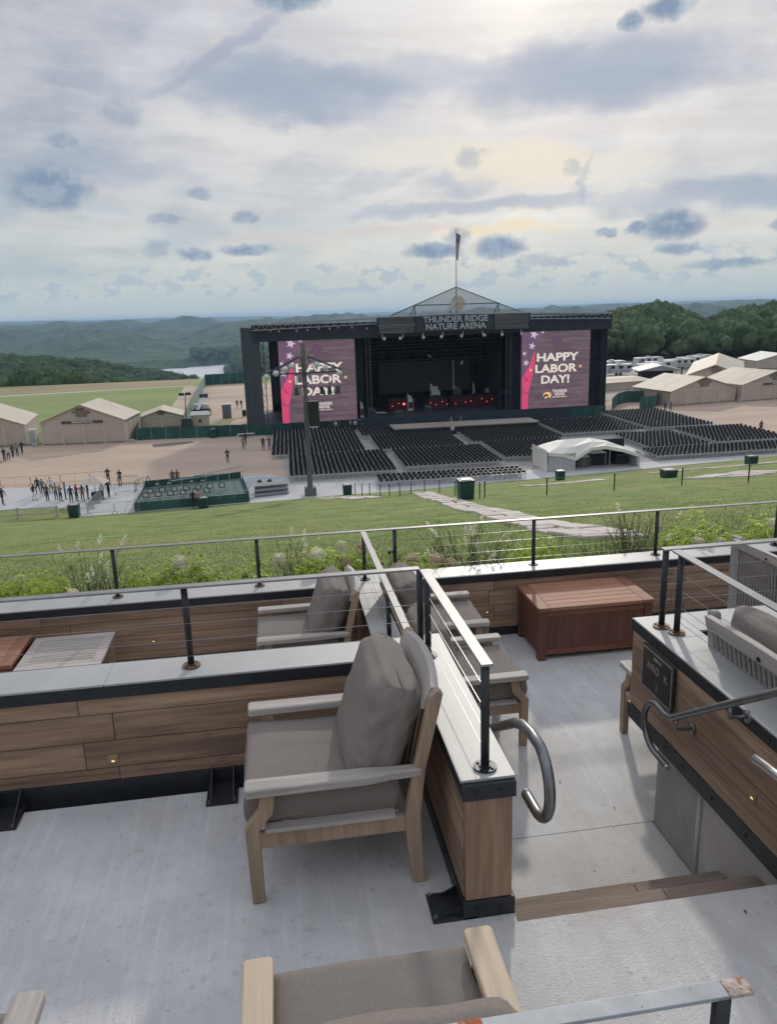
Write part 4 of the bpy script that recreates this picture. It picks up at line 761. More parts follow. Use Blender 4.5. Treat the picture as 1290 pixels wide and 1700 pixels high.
# open gable with mesh sheet, disc emblem, flagpole
gab = P('gable_mesh', MB().poly([(19.4, -.6, 16.5), (39.0, -.6, 16.5), (29.2, -.6, 20.25)]), M('see-through mesh', (.36, .335, .325), .9, alpha=.58))
for a, b_ in (((19.2, 16.5), (29.2, 20.3)), ((39.2, 16.5), (29.2, 20.3)), ((22.9, 17.85), (35.7, 17.85)), ((29.2, 16.5), (29.2, 20.3)), ((22.9, 16.4), (22.9, 17.85)), ((35.7, 16.4), (35.7, 17.85)), ((22.2, 16.4), (22.9, 17.85)), ((35.0, 16.4), (35.7, 17.85)), ((28.2, 16.5), (29.0, 19.0))):
    P('gable_tube', MB().tube([(a[0], -.68, a[1]), (b_[0], -.68, b_[1])], .065, 5), TRUSSD, gab)
dk = MB(); dk.poly([(29.45+1.12*cos(t*pi/14), -.74, 17.95+1.08*sin(t*pi/14)) for t in range(28)]); P('emblem_disc', dk, M('faded gold disc', (.44, .36, .22), .7, alpha=.7), gab)
fi = MB().poly([(27.6, -.78, 17.2), (28.3, -.78, 17.9), (28.9, -.78, 18.5), (29.3, -.78, 18.4), (28.9, -.78, 17.7), (28.2, -.78, 17.0)]); P('emblem_fish', fi, M('pale fish emblem', (.50, .52, .48), .7), gab)
fp = thing('flagpole', 'thin flagpole with a limp striped flag above the stage roof', 'flagpole', tuple(stage.matrix_basis @ Vector((29.2, -.7, 20.2))), radians(2.3))
MB().tube([(0, 0, -.1), (0, 0, 8.3)], [.07, .04], 8).build('pole', TRUSS, fp, local=True)
fl = [[(.05+.55*u*(1-.55*(1-v))+.12*v*u, .12*sin(u*6+v*5), 7.6-3.6*(1-v)*1.0-u*.35) for u in np.linspace(0, 1, 9)] for v in np.linspace(0, 1, 15)]
FM = M('striped flag cloth', (.36, .09, .10), .9, var=.2); FW = M('white flag stripe', (.55, .52, .52), .9); FB = M('blue flag corner', (.06, .08, .20), .9)
fm = MB().grid(fl); nq = len(fm.f); fm.m = [2 if (i//8) > 8 and (i % 8) < 4 else (i % 8) % 2 for i in range(nq)]
fm.build('flag', [FM, FW, FB], fp, local=True, smooth_=True)

# equipment on the deck
RED = M('riser with emitted red light', (.022, .007, .009), .8, emit=((.8, .03, .06), .009), var=.5, scale=1.5); REDB = M('red stage lamp', (.3, .03, .03), .5, emit=((1, .12, .13), 2.2)); CASE = M('flight case', (.10, .10, .105), .6)  # riser bodies emit faint red in place of red stage light
for i, (x0, x1, y0, y1, h, mt_, lb) in enumerate([(20.4, 24.6, 8, 10, 2.2, RED, 'left red-lit riser on the stage'), (27.0, 30.2, 8.5, 10.5, 1.9, RED, 'middle red-lit riser on the stage'), (31.0, 36.4, 8.5, 10.5, 2.1, RED, 'wide red-lit riser right of the stage centre'), (36.6, 38.6, 8, 9.5, 2.3, RED, 'red-lit riser at the right end of the band gear')]):
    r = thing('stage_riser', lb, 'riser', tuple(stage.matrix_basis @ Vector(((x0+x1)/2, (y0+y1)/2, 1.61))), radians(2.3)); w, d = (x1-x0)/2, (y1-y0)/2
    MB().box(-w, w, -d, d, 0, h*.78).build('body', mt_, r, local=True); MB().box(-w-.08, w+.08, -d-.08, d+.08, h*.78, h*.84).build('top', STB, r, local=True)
    for k in range(4): MB().ball((-w+(k+.5)*w/2+random.uniform(-.3, .3), -d-.05, h*random.uniform(.25, .6)), .065 if i else (.22 if k == 2 else .07), 6).build('red_lamp', REDB, r, local=True)
GEAR = [(16.6, 3.0, 1.3, 1.0, 1.5, CASE, 'black flight case by the left inner tower'), (18.2, 5.2, 2.2, .9, .3, PALE, 'pale keyboard stand left on the stage'), (23.6, 7.2, .9, .7, 2.7, PALE, 'white-topped amplifier stack left of centre'), (26.2, 5.5, 1.2, .6, 1.0, CASE, 'grey monitor wedge near the stage centre'), (28.8, 11.2, 1.8, .7, 3.7, PALE, 'white cymbal stack at the stage centre'), (32.6, 11.2, 1.6, .7, 3.5, CASE, 'dark amplifier stack right of centre'),
        (35.4, 11, .4, .4, 3.7, PALE, 'thin white stand right of centre'), (39.8, 11, 4.8, .5, 2.6, M('pale back cloth', (.52, .50, .44), .9), 'cream cloth panel at the right of the stage'), (38.9, 4, .8, .7, 1.5, CASE, 'dark speaker near the right inner tower'), (20.8, 2.6, 1.4, .6, .75, CASE, 'low monitor at the stage lip on the left'), (14.9, 2.0, .5, .5, 2.6, PALE, 'white stand beside the left screen')]
for x, y, w, d, h, mt_, lb in GEAR:
    r = thing('stage_equipment', lb, 'equipment', tuple(stage.matrix_basis @ Vector((x, y, 1.61))), radians(2.3), 'band equipment on the stage')
    MB().hexa([(-w/2, -d/2, 0), (w/2, -d/2, 0), (w/2, d/2, 0), (-w/2, d/2, 0), (-w/2*.85, -d/2*.7, h*.7), (w/2*.85, -d/2*.7, h*.7), (w/2*.85, d/2, h*.7), (-w/2*.85, d/2, h*.7)]).build('cabinet', mt_, r, local=True, bevel=.03)
    MB().box(-w*.32, w*.22, -d*.3, d*.3, h*.7, h*.88).box(-w*.5, -w*.3, -d*.2, d*.2, h*.7, h).build('top_piece', mt_, r, local=True)
    MB().box(-w*.4, w*.4, -d*.52, -d*.5, h*.12, h*.5).build('grille', STB, r, local=True)

# LED side screens
def emitmat(name, c0, c1, scale, stretch, s=1.0):
    m = M(name, c0, .5, var=0, scale=scale, stretch=stretch, col2=c1); t = m.node_tree; p = t.nodes['Principled BSDF']; src = p.inputs['Base Color'].links[0].from_socket
    t.links.new(src, p.inputs['Emission Color']); p.inputs['Emission Strength'].default_value = s; t.links.remove(p.inputs['Base Color'].links[0]); p.inputs['Base Color'].default_value = (.02, .02, .02, 1); return m
SCB = emitmat('screen picture of purple planks', (.058, .040, .054), (.158, .104, .126), .9, (.28, 1, 2.6), 1.0); SCL = emitmat('screen plank seam', (.05, .03, .055), (.07, .04, .08), 1, (1, 1, 1)); SCH = emitmat('screen plank highlight', (.30, .22, .30), (.2, .13, .2), 1, (.6, 1, 1))
SCD = emitmat('screen flag corner', (.095, .055, .105), (.15, .09, .14), .5, (1, 1, 1)); SCP = emitmat('screen pink ribbon', (.50, .035, .125), (.66, .07, .18), .35, (1, 1, .5)); SCPD = emitmat('screen ribbon fold', (.30, .03, .10), (.42, .05, .13), 1, (1, 1, 1))
SCW = emitmat('screen white letter', (.62, .55, .50), (.72, .66, .60), 2, (1, 1, 1)); SCS = emitmat('screen letter shadow', (.05, .035, .05), (.06, .04, .06), 1, (1, 1, 1)); SCST = emitmat('screen star', (.50, .40, .52), (.56, .46, .58), 1, (1, 1, 1)); SCO = emitmat('screen gold star', (.72, .42, .18), (.8, .5, .22), 1, (1, 1, 1)); SCF = emitmat('screen faint round mark', (.085, .045, .09), (.10, .055, .105), 1, (1, 1, 1))
def led_screen(label, s0, s1, z0, z1, gold):
    r = thing('led_screen', label, 'screen', tuple(stage.matrix_basis @ Vector((s0, .18, z0))), radians(2.3)); w, h = s1-s0, z1-z0
    U = lambda u, v, d=0.0: (u*w, -.02-d, h*(1-v))
    MB().box(0, w, 0, .5, 0, h).build('panel', SCB, r, local=True)
    for k in range(1, 9):
        v = k/9+random.uniform(-.01, .01); MB().quad(U(.2 if k < 5 else .1, v+.004, .004), U(1, v+.002, .004), U(1, v-.002, .004), U(.2 if k < 5 else .1, v, .004)).build('plank_seam', SCH if k in (1, 7) else SCL, r, local=True)
    MB().poly([U(u, v, .008) for u, v in ((0, 0), (0, .58), (.03, .55), (.10, .46), (.17, .30), (.20, .17), (.30, .05), (.33, 0))]).build('flag_corner', SCD, r, local=True)
    MB().poly([U(u, v, .012) for u, v in ((.18, .25), (.15, .31), (.10, .45), (.04, .53), (0, .60), (0, .78), (.0, 1), (.09, 1), (.095, .80), (.13, .66), (.175, .48), (.185, .40))]).build('ribbon', SCP, r, local=True)
    MB().poly([U(u, v, .016) for u, v in ((.035, .55), (.05, .62), (.115, .66), (.07, .60))]).poly([U(u, v, .016) for u, v in ((0, .70), (.05, .78), (.10, .765), (.08, .80), (.02, .80))]).poly([U(u, v, .016) for u, v in ((.165, .30), (.17, .42), (.12, .60), (.155, .42))]).build('ribbon_fold', SCPD, r, local=True)
    def star(u, v, q, m_, nm, rot=.3):
        MB().poly([(u*w+q*w*(1 if i % 2 == 0 else .42)*sin(i*pi/5+rot), -.04, h*(1-v)+q*w*(1 if i % 2 == 0 else .42)*cos(i*pi/5+rot)) for i in range(10)]).build(nm, m_, r, local=True)
    for u, v, q in ((.165, .045, .065), (.14, .19, .055), (.03, .28, .035), (.055, .40, .05), (.29, .012, .03)): star(u, v, q, SCST, 'star')
    star(.125, .495, .026, SCO, 'gold_star', 0); star(.862, .472, .028, SCO, 'gold_star', 0)
    MB().poly([(w*.5+w*.075*cos(i*pi/12), -.03, h*.87+w*.075*sin(i*pi/12)) for i in range(24)]).build('round_mark', SCF, r, local=True)
    def tx(body, u, v, hw, size, m_=SCW, nm='letters', bold=.055, dy=-.06, sh=True):
        for k, mm_ in ((0, SCS), (1, m_)) if sh else ((1, m_),):
            o = text(body, size, mm_, nm if k else 'letter_shadow', r, None, bold, .01); xsz = [q.co.x for q in o.data.vertices]; sc_ = hw*w/(max(xsz)-min(xsz))
            o.data.transform(Matrix.Translation((u*w+(0 if k else .07), dy-(.03 if k else 0), h*(1-v)-(0 if k else .07))) @ up @ Matrix.Scale(sc_, 4, (1, 0, 0)))
    tx('TR', .5, .13, .075, .9, SCST if False else SCD, 'round_mark_letters', .01, -.06, False)
    tx('HAPPY', .51, .345, .62, 1.68); tx('LABOR', .49, .49, .62, 1.68); tx('DAY!', .49, .632, .42, 1.68)
    tx('THUNDER', .56, .785, .22, .62, sh=False, bold=.012); tx('RIDGE', .56, .825, .14, .55, sh=False, bold=.012); tx('NATURE ARENA', .56, .86, .21, .3, sh=False, bold=.002)
    tx('TR', .845, .815, .05, .55, SCH, 'corner_mark', .0, -.06, False)
    if gold:
        MB().poly([(w*.375+w*.062*cos(i*pi/12), -.05, h*.165+w*.048*sin(i*pi/12)) for i in range(24)]).build('gold_oval', SCO, r, local=True)
        MB().poly([U(u, v, .05) for u, v in ((.31, .86), (.335, .82), (.37, .815), (.40, .84), (.38, .85), (.35, .845), (.33, .875))]).poly([U(u, v, .05) for u, v in ((.36, .87), (.40, .855), (.41, .87), (.38, .885))]).build('oval_fish', SCS, r, local=True)
led_screen('left LED screen with the greeting, partly hidden by the lighting mast', 2.75, 13.9, 1.62, 13.58, False)
led_screen('right LED screen with the holiday greeting and gold oval', 39.85, 50.95, 1.72, 13.55, True)

th = thing('stage_thrust', 'long low tan-topped runway platform in front of the stage', 'platform', (27, 108, ZG))
MB().box(16.4, 37.5, 105.8, 110.2, ZG+1.1, ZG+1.25).build('top', M('tan plywood', (.33, .29, .25), .8, var=.15, scale=.3), th); MB().box(16.45, 37.45, 105.9, 110.1, ZG+.02, ZG+1.1).build('base', STB, th)
for k in range(53): MB().box(16.5+k*.4, 16.56+k*.4, 105.8, 105.88, ZG+.02, ZG+1.1).build('baluster', TRUSSD, th)

# ------------------------------------------------------------------ lighting mast on the left of the lawn
ml = thing('lighting_mast', 'tall square timber mast with lamp arms and hung loudspeakers', 'mast', (3.0, 73.6, ZG)); MW = M('grey-brown mast timber', (.135, .132, .135), .85, var=.25, scale=1.2, stretch=(1, 1, .2))
zt = ZG+14.5
MB().hexa([(2.74, 73.34, ZG), (3.22, 73.34, ZG), (3.22, 73.82, ZG), (2.74, 73.82, ZG), (2.84, 73.38, zt), (3.26, 73.38, zt), (3.26, 73.8, zt), (2.84, 73.8, zt)]).build('post', MW, ml)
MB().box(2.45, 3.55, 73.05, 74.15, ZG, ZG+.8).build('base', MW, ml)
for a, b_, q in (((2.7, -3.7), (-.5, -5.2), .1), ((3.4, -3.7), (6.6, -5.1), .1), ((-.4, -5.25), (6.5, -5.2), .08), ((2.75, -3.8), (3.2, -5.9), .05), ((3.4, -3.8), (4.1, -5.2), .05), ((2.2, -6.5), (6.4, -6.6), .035), ((5.3, -5.2), (5.3, -6.6), .04), ((2.3, -5.2), (2.2, -6.5), .04)): MB().tube([(a[0], 73.2, a[1]), (b_[0], 73.2, b_[1])], q, 6).build('arm', TRUSSD, ml)
for x, z in ((-.45, -5.35), (.4, -5.05), (1.25, -4.75), (1.9, -4.45), (4.2, -4.4), (5.0, -4.75), (6.3, -5.25)): MB().ball((x, 73.0, z-.1), .30, 8).cyl((x, 73.2, z), (x, 73.15, z+.2), .06, n=5).build('floodlight', PALE, ml)
for x in (2.2, 4.6, 5.3, 6.1): MB().cyl((x, 73.15, -6.6), (x, 72.95, -7.2), .16, .24, n=7).build('stage_lamp', STB, ml)
MB().hexa([(3.25, 72.7, -10.2), (4.2, 72.7, -10.2), (4.2, 73.25, -10.2), (3.25, 73.25, -10.2), (3.15, 72.7, -7.85), (4.2, 72.7, -7.85), (4.2, 73.25, -7.85), (3.15, 73.25, -7.85)]).build('loudspeaker', BLK, ml)

# ------------------------------------------------------------------ rows of arena chairs
SEATB = M('black chair shell', (.016, .018, .022), .3, var=.2); SEATF = M('pale chair frame', (.44, .45, .46), .5, 0, var=.1)
def chair_boxes(mb, x, y, z):
    mb.box(x-.22, x+.22, y-.02, y+.40, z+.43, z+.47); mb.hexa([(x-.20, y-.06, z+.55), (x+.20, y-.06, z+.55), (x+.20, y-.02, z+.55), (x-.20, y-.02, z+.55), (x-.175, y-.15, z+.86), (x+.175, y-.15, z+.86), (x+.175, y-.11, z+.86), (x-.175, y-.11, z+.86)])
    mb.box(x-.23, x+.23, y-.09, y-.06, z+.40, z+.53, 1)
    for s in (-1, 1): mb.box(x+s*.225-.018, x+s*.225+.018, y-.10, y-.07, z, z+.52, 1); mb.hexa([(x+s*.225-.02, y-.09, z+.52), (x+s*.225+.02, y-.09, z+.52), (x+s*.225+.02, y-.06, z+.52), (x+s*.225-.02, y-.06, z+.52), (x+s*.205-.02, y-.17, z+.80), (x+s*.205+.02, y-.17, z+.80), (x+s*.205+.02, y-.14, z+.80), (x+s*.205-.02, y-.14, z+.80)], 1); mb.box(x+s*.225-.014, x+s*.225+.014, y+.34, y+.37, z, z+.43, 1)  # pale tubes up the back edges added to read as bright dots
SECT = [(-.4, 10.6, 94.2, 114.0), (1.4, 12.4, 80.8, 92.4), (12.0, 16.2, 105.6, 113.6), (12.8, 23.2, 94.0, 104.2), (14.0, 24.6, 82.2, 92.4), (10.2, 25.0, 75.2, 77.6), (25.2, 36.8, 95.6, 104.6), (26.0, 35.5, 84.2, 94.2), (38.4, 49.4, 98.4, 110.6), (51.2, 60.2, 99.4, 116.5), (44.0, 51.2, 85.2, 94.8), (53.2, 62.6, 86.2, 96.6), (42.2, 60.0, 79.8, 83.4)]
spots = []
for x0, x1, y0, y1 in SECT:
    n_ = max(1, round((x1-x0)/.52)); m_ = max(1, round((y1-y0)/1.02))
    for j in range(m_+1):
        y = y0+(y1-y0)*j/m_
        sh = (y-y0)*.02
        for i in range(n_+1):
            x = x0+(x1-x0)*i/n_+sh
            if 28.4 < x < 40.2 and y < 82.6: continue
            spots.append((x+random.uniform(-.03, .03), y+random.uniform(-.05, .05)))
spots.sort(key=lambda p: p[1]+.002*abs(p[0]-20))
mb = MB(); chair_boxes(mb, 0, 0, 0); cme = mb.mesh('arena_chair', [SEATB, SEATF])
for x, y in spots[:300]:
    o = link('arena_chair', cme); o.location = (x, y, ZG+.02); o.rotation_euler = (0, 0, random.uniform(-.05, .05)); tag(o, 'black folding chair with pale legs in the rows nearest the lawn', 'chair', 'arena chairs in the nearest rows')
mb = MB()
for x, y in spots[300:]: chair_boxes(mb, x, y, ZG+.02)
o = mb.build('arena_chairs', [SEATB, SEATF]); tag(o, 'thousands of black folding chairs in blocks before the stage', 'chairs', kind='stuff')
# ------------------------------------------------------------------ tents
CREAM = M('cream tent roof vinyl', (.54, .475, .375), .65, var=.10, scale=.4, rand=.07, spec=.25); TAUPE = M('taupe tent wall vinyl', (.47, .40, .335), .75, var=.10, scale=.5, rand=.05); TPOST = M('pale tent pole', (.56, .50, .42), .6); PRINT = M('dark brown tent print', (.10, .075, .06), .8); GOLDP = M('gold print', (.34, .24, .10), .8); WHITEP = M('white print', (.62, .6, .56), .7); WHT = M('white canopy vinyl', (.68, .66, .60), .65, var=.10, scale=.6, spec=.25)
def tent(label, x, y, yaw, Wd, L, eave, ridge, n_front=4, n_side=4, logo=None, banner=None, door=False, roof=CREAM, group='cream marquee tents', mark=True):
    r = thing('marquee_tent', label, 'tent', (x, y, ZG), yaw, group); h = Wd/2; P2 = lambda nm, mb, mt_: mb.build(nm, mt_, r, local=True)
    for s, (xa, xb) in ((0, (-.25, h)), (1, (Wd+.25, h))):
        mb = MB(); nseg = max(3, int(L/4)); za = eave-.12
        for k in range(nseg):
            y0, y1 = -.25+(L+.5)*k/nseg, -.25+(L+.5)*(k+1)/nseg-.07; q = [(xa, y0, za), (xb, y0, ridge), (xb, y1, ridge), (xa, y1, za)]
            if s: q.reverse()
            P2('roof_panel', MB().hexa([(a, b_, c_) for a, b_, c_ in q]+[(a, b_, c_+.06) for a, b_, c_ in q]), roof)
    for y0 in (0, L): P2('gable', MB().prism([(0, eave), (Wd, eave), (h, ridge-.05)], .05, 'y', y0), TAUPE)
    for i in range(n_front):
        a, b_ = Wd*i/n_front, Wd*(i+1)/n_front
        if door and i == 1:
            P2('door_flap', MB().poly([(a, -.02, eave), (a+.15*(b_-a), -.02, 0), (a+.02, -.02, 0)]), TAUPE); P2('door_flap', MB().poly([(a+.05, -.03, eave), (a+.5*(b_-a), -.03, eave), (a+.1*(b_-a), -.03, .9)]), TAUPE); P2('door_flap', MB().poly([(b_-.05, -.03, eave), (a+.5*(b_-a), -.03, eave), (b_-.1*(b_-a), -.03, .9)]), TAUPE)
            P2('inner_shade_sheet', MB().box(a+.1, b_-.1, 3.0, 3.05, 0, eave), DRAPE); continue  # black sheet stands in for the shade inside the open tent
        P2('wall_panel', MB().box(a+.05, b_-.05, -.01, .04, .03, eave), TAUPE)
    for i in range(n_front+1): P2('corner_strip' if i in (0, n_front) else 'strip', MB().box(Wd*i/n_front-.09, Wd*i/n_front+.09, -.06, .03, 0, eave), TPOST)
    for xx in (0, Wd):
        for i in range(n_side): P2('side_panel', MB().box(xx-.03, xx+.03, L*i/n_side+.05, L*(i+1)/n_side-.05, .03, eave), TAUPE)
    P2('back_wall', MB().box(.05, Wd-.05, L-.02, L+.03, 0, eave), TAUPE)
    for xx in (-.9, Wd+.9):
        for yy in (0, L): P2('guy_rope', MB().tube([(xx, yy-.6, 0), (0 if xx < 0 else Wd, yy, eave-.15)], .018, 4), TPOST); P2('weight_block', MB().box(xx-.35, xx+.35, yy-.9, yy-.3, 0, .45), M('grey concrete weight', (.38, .37, .35), .9))
    P2('base_skirt', MB().box(.05, Wd-.05, -.035, -.012, 0, .22), PRINT if False else M('dark tent skirt', (.24, .20, .165), .9, var=.3, scale=1))  # darker strip along the foot of the front wall
    P2('eave_beam', MB().box(-.05, Wd+.05, -.07, -.02, eave-.1, eave+.05), TPOST)
    def tx(b__, zz_, size, m_, wdt):
        o = text(b__, size, m_, 'print', r, None, .01, .005); xz = [v.co.x for v in o.data.vertices]; o.data.transform(Matrix.Translation((h, -.09, zz_)) @ up @ Matrix.Scale(wdt/(max(xz)-min(xz)), 4, (1, 0, 0)))
    if logo:
        zc = eave+(ridge-eave)*.40; k = Wd/12.0
        P2('emblem', MB().poly([(h+.75*k*cos(t*pi/10), -.08, zc+.62*k+.42*k*sin(t*pi/10)) for t in range(11)]), GOLDP)
        P2('emblem_arch', MB().poly([(h-.5*k+.35*k*cos(t*pi/8), -.085, zc+.6*k+.3*k*sin(t*pi/8)) for t in range(9)]).poly([(h+.15*k+.35*k*cos(t*pi/8), -.085, zc+.6*k+.3*k*sin(t*pi/8)) for t in range(9)]), PRINT)
        tx('THUNDER', zc+.28*k, .62*k, PRINT, 2.7*k); tx('RIDGE', zc-.18*k, .52*k, PRINT, 1.6*k)
    if banner:
        P2('banner', MB().box(Wd*banner[0], Wd*banner[1], -.14, -.09, eave-.36, eave+.02), PRINT); o = text('MARKETPLACE', .42, WHITEP, 'banner_letters', r, None, .012, .005); xz = [v.co.x for v in o.data.vertices]
        o.data.transform(Matrix.Translation(((banner[0]+banner[1])/2*Wd, -.16, eave-.17)) @ up @ Matrix.Scale((banner[1]-banner[0])*Wd*.5/(max(xz)-min(xz)), 4, (1, 0, 0)))
    return r
tent('cream marquee left with the dark marketplace banner over its doors', -33.0, 115.8, radians(-4.5), 11.7, 9.0, 3.35, 5.6, logo=True, banner=(.25, .75))
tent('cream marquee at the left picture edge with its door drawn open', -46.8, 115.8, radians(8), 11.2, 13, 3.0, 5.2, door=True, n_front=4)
tent('small cream tent behind the green fence beside the light tower', -21.3, 128.5, radians(4), 6.5, 7, 1.9, 2.9, n_front=2, n_side=2, logo=True)
tent('cream marquee on the right closest to the arena chairs', 66.9, 123.2, radians(10), 13.4, 10.5, 2.6, 4.6, logo=True, n_front=4)
tent('cream marquee at the right edge with a marketplace banner', 80.9, 124.6, radians(8), 14, 11, 3.0, 5.0, logo=True, banner=(.3, .9), n_front=4)
tent('long cream marquee behind the two front tents on the right', 84.5, 150, radians(-32), 11, 40, 2.6, 4.7, logo=True, n_front=3, n_side=8)
tent('pale tent roof just showing above the long marquee', 104, 182, radians(-40), 10, 14, 2.0, 3.6, n_front=3); tent('whitish tent top at the right picture edge, farthest of the tents', 123, 184, radians(-10), 12, 12, 2.2, 3.8, n_front=3, roof=WHT)
lt = thing('low_marquee', 'low flat cream tent between the stage and the right marquees', 'tent', (72, 151, ZG), radians(12))
MB().box(-5.5, 6.5, 0, 9, 0, 1.7).build('wall', TAUPE, lt, local=True); MB().hexa([(-5.8, -.3, 1.7), (6.8, -.3, 1.7), (6.8, 9.3, 1.7), (-5.8, 9.3, 1.7), (-4.5, 3, 2.3), (5.5, 3, 2.3), (5.5, 6, 2.3), (-4.5, 6, 2.3)]).build('roof', CREAM, lt, local=True)
pv = thing('open_pavilion', 'dark open pavilion with a grey roof in front of the trailers', 'pavilion', (87.5, 166, ZG), radians(-15))
MB().prism([(-5, 2.3), (5, 2.3), (0, 3.5)], 10, 'y', 0).build('roof', M('grey metal roof', (.25, .255, .26), .6), pv, local=True); MB().box(-4, 4, 6, 6.2, 0, 2.3).build('back_wall', M('brown boarding', (.08, .06, .05), .9), pv, local=True)
for x in (-4.5, 0, 4.5): MB().box(x-.15, x+.15, .2, .5, 0, 2.3).build('post', STB, pv, local=True)
# trailers and coaches parked in the lot
RVW = M('white trailer skin', (.50, .51, .51), .4, var=.08); RVG = M('dark trailer glass', (.03, .035, .04), .2); RVS = M('grey trailer stripe', (.25, .26, .28), .5)
def trailer(label, x, y, yaw, L, h=2.75):
    L *= .85
    r = thing('camper_trailer', label, 'trailer', (x, y, ZG), yaw, 'white campers in the far lot')
    MB().prism([(0, .6), (L-1.2, .6), (L-.2, 1.6), (L, h*.8), (L-.5, h), (.2, h), (0, h*.9)], 2.5, 'y', 0).build('body', RVW, r, local=True, bevel=.08)
    for k in range(int(L/2.2)): MB().box(.8+k*2.1, 1.9+k*2.1, -.03, .02, 1.7, 2.4).build('window', RVG, r, local=True)
    MB().box(.1, L-1.3, -.03, .01, 1.05, 1.3).build('stripe', RVS, r, local=True); MB().box(L*.4, L*.4+1.1, .7, 1.7, h, h+.32).build('air_conditioner', RVW, r, local=True)
    for q in (L*.35, L*.5): MB().cyl((q, -.02, .38), (q, .25, .38), .38, n=12).build('wheel', STB, r, local=True)
    MB().box(.3, 1.0, -.04, .0, .7, 2.3).build('door', RVS, r, local=True)
for i, (x, y, a, L, lb) in enumerate([(82.5, 184, -8, 8, 'white camper right behind the stage edge, leftmost of the campers'), (90, 181, 10, 9, 'long white camper second from the stage'), (95, 187, 5, 10, 'white camper in the middle of the camper row'), (103, 192, 12, 11, 'white camper right of the middle of the row'), (110, 198, 14, 10, 'white camper fourth from the stage, half hidden'), (116, 203, 16, 9, 'rightmost white camper beside the pale tent roof'), (86, 195, 10, 9, 'white camper in the second row behind the stage edge'), (100, 203, 10, 10, 'white camper in the second row, farther right')]): trailer(lb, x, y, radians(a), L)
# white control tent among the seats
mt2 = thing('control_tent', 'white open-fronted tent among the chair blocks at the foot of the lawn', 'tent', (34, 79.5, ZG))
def arch(x, z): return z
A_ = [(28.2, -14.9), (29.7, -14.45), (31.4, -14.1), (34.2, -14.05), (36.1, -14.45), (37.8, -15.1), (39.0, -15.5)]
F_ = [(28.4, -14.9), (30.0, -15.1), (31.5, -15.6), (33.2, -14.6), (34.8, -14.5), (36.8, -14.95), (38.7, -15.6)]
rows = [[(x, 77.2, z-.35) for x, z in F_], [(x, 77.25, z) for x, z in F_], [(x*.45+a*.55, 78.4, z*.45+c_*.55+.12) for (x, z), (a, c_) in zip(F_, A_)], [(x, 80.2, z) for x, z in A_], [(x+.2, 83, z-.5) for x, z in A_]]
MB().grid(rows).build('roof', WHT, mt2, smooth_=False)
MB().grid([[(28.4, 77.3+k*.6, -17) for k in range(9)], [(28.3+.08*(k % 2), 77.3+k*.6, -14.7) for k in range(9)]]).build('side_wall', WHT, mt2); MB().grid([[(28.5+k*.6, 77.25+.06*(k % 2), -17) for k in range(6)], [(28.5+k*.6, 77.25+.06*(k % 2), -15.1) for k in range(6)]]).build('front_wall', M('grey tent wall', (.42, .43, .44), .7, var=.1, scale=1), mt2)
MB().box(31.6, 38.5, 80.6, 80.7, -17, -14.4).build('back_wall', DRAPE, mt2); MB().box(38.5, 38.8, 77.3, 81, -17, -15.3).build('side_wall', M('grey tent wall', (.42, .43, .44)), mt2)
for x in (31.5, 38.5, 35.4): MB().cyl((x, 77.4, -17), (x, 77.4, -15.0), .05, n=6).build('pole', TRUSS, mt2)
for i, (x, y, w, h, m_, lb) in enumerate([(33.0, 79, 1.6, 1.3, CASE, 'control desk on the left inside the white tent'), (35, 79.5, 2.2, 1.5, STB, 'dark control rack in the middle of the white tent'), (37.5, 79.3, 1.4, 1.1, STB, 'equipment case on the right inside the white tent')]):
    r = thing('control_desk', lb, 'desk', (x, y, ZG+.02)); MB().box(-w/2, w/2, -.4, .4, 0, h*.8).build('cabinet', m_, r, local=True, bevel=.04); MB().box(-w*.4, w*.4, -.3, .1, h*.8, h).build('console', PALE if i == 0 else CASE, r, local=True)
um = thing('inner_canopy', 'small white peaked canopy inside the control tent', 'canopy', (33.8, 78.3, ZG)); MB().hexa([(-1.3, -.8, 1.7), (1.3, -.8, 1.7), (1.3, .8, 1.7), (-1.3, .8, 1.7), (-.1, -.1, 2.3), (.1, -.1, 2.3), (.1, .1, 2.3), (-.1, .1, 2.3)]).build('top', WHT, um, local=True)
for s in (-1.2, 1.2): MB().cyl((s, -.7, 0), (s, -.7, 1.7), .04, n=5).build('pole', TRUSS, um, local=True)

# ------------------------------------------------------------------ fences, platform, barriers
def cloth_fence(label, pts, h, mat=GREENF, step=2.4):
    r = thing('screen_fence', label, 'fence', (pts[0][0], pts[0][1], ZG))
    for (xa, ya), (xb, yb) in zip(pts, pts[1:]):
        n_ = max(1, round(math.hypot(xb-xa, yb-ya)/step))
        for k in range(n_):
            x0, y0, x1, y1 = xa+(xb-xa)*k/n_, ya+(yb-ya)*k/n_, xa+(xb-xa)*(k+1)/n_, ya+(yb-ya)*(k+1)/n_; o_ = random.uniform(-.03, .03)
            MB().grid([[(x0, y0, ZG+.02), ((x0+x1)/2, (y0+y1)/2+o_, ZG+.02), (x1, y1, ZG+.02)], [(x0, y0, ZG+h), ((x0+x1)/2, (y0+y1)/2-o_, ZG+h-.05), (x1, y1, ZG+h)]]).build('cloth_panel', mat, r)
            MB().cyl((x0, y0, ZG), (x0, y0, ZG+h+.06), .045, n=5).build('post', TRUSS, r)
cloth_fence('long green cloth fence left of the stage', [(-20, 116.2), (-13.8, 115.6), (-9, 115.3), (-1.7, 114.6)], 1.75); cloth_fence('pale green fence running back behind the small tent', [(-14.0, 126.5), (-14.6, 140), (-16.5, 190), (-17.2, 208)], 2.6, M('pale green fence mesh', (.20, .30, .27), .8, var=.2), 5)
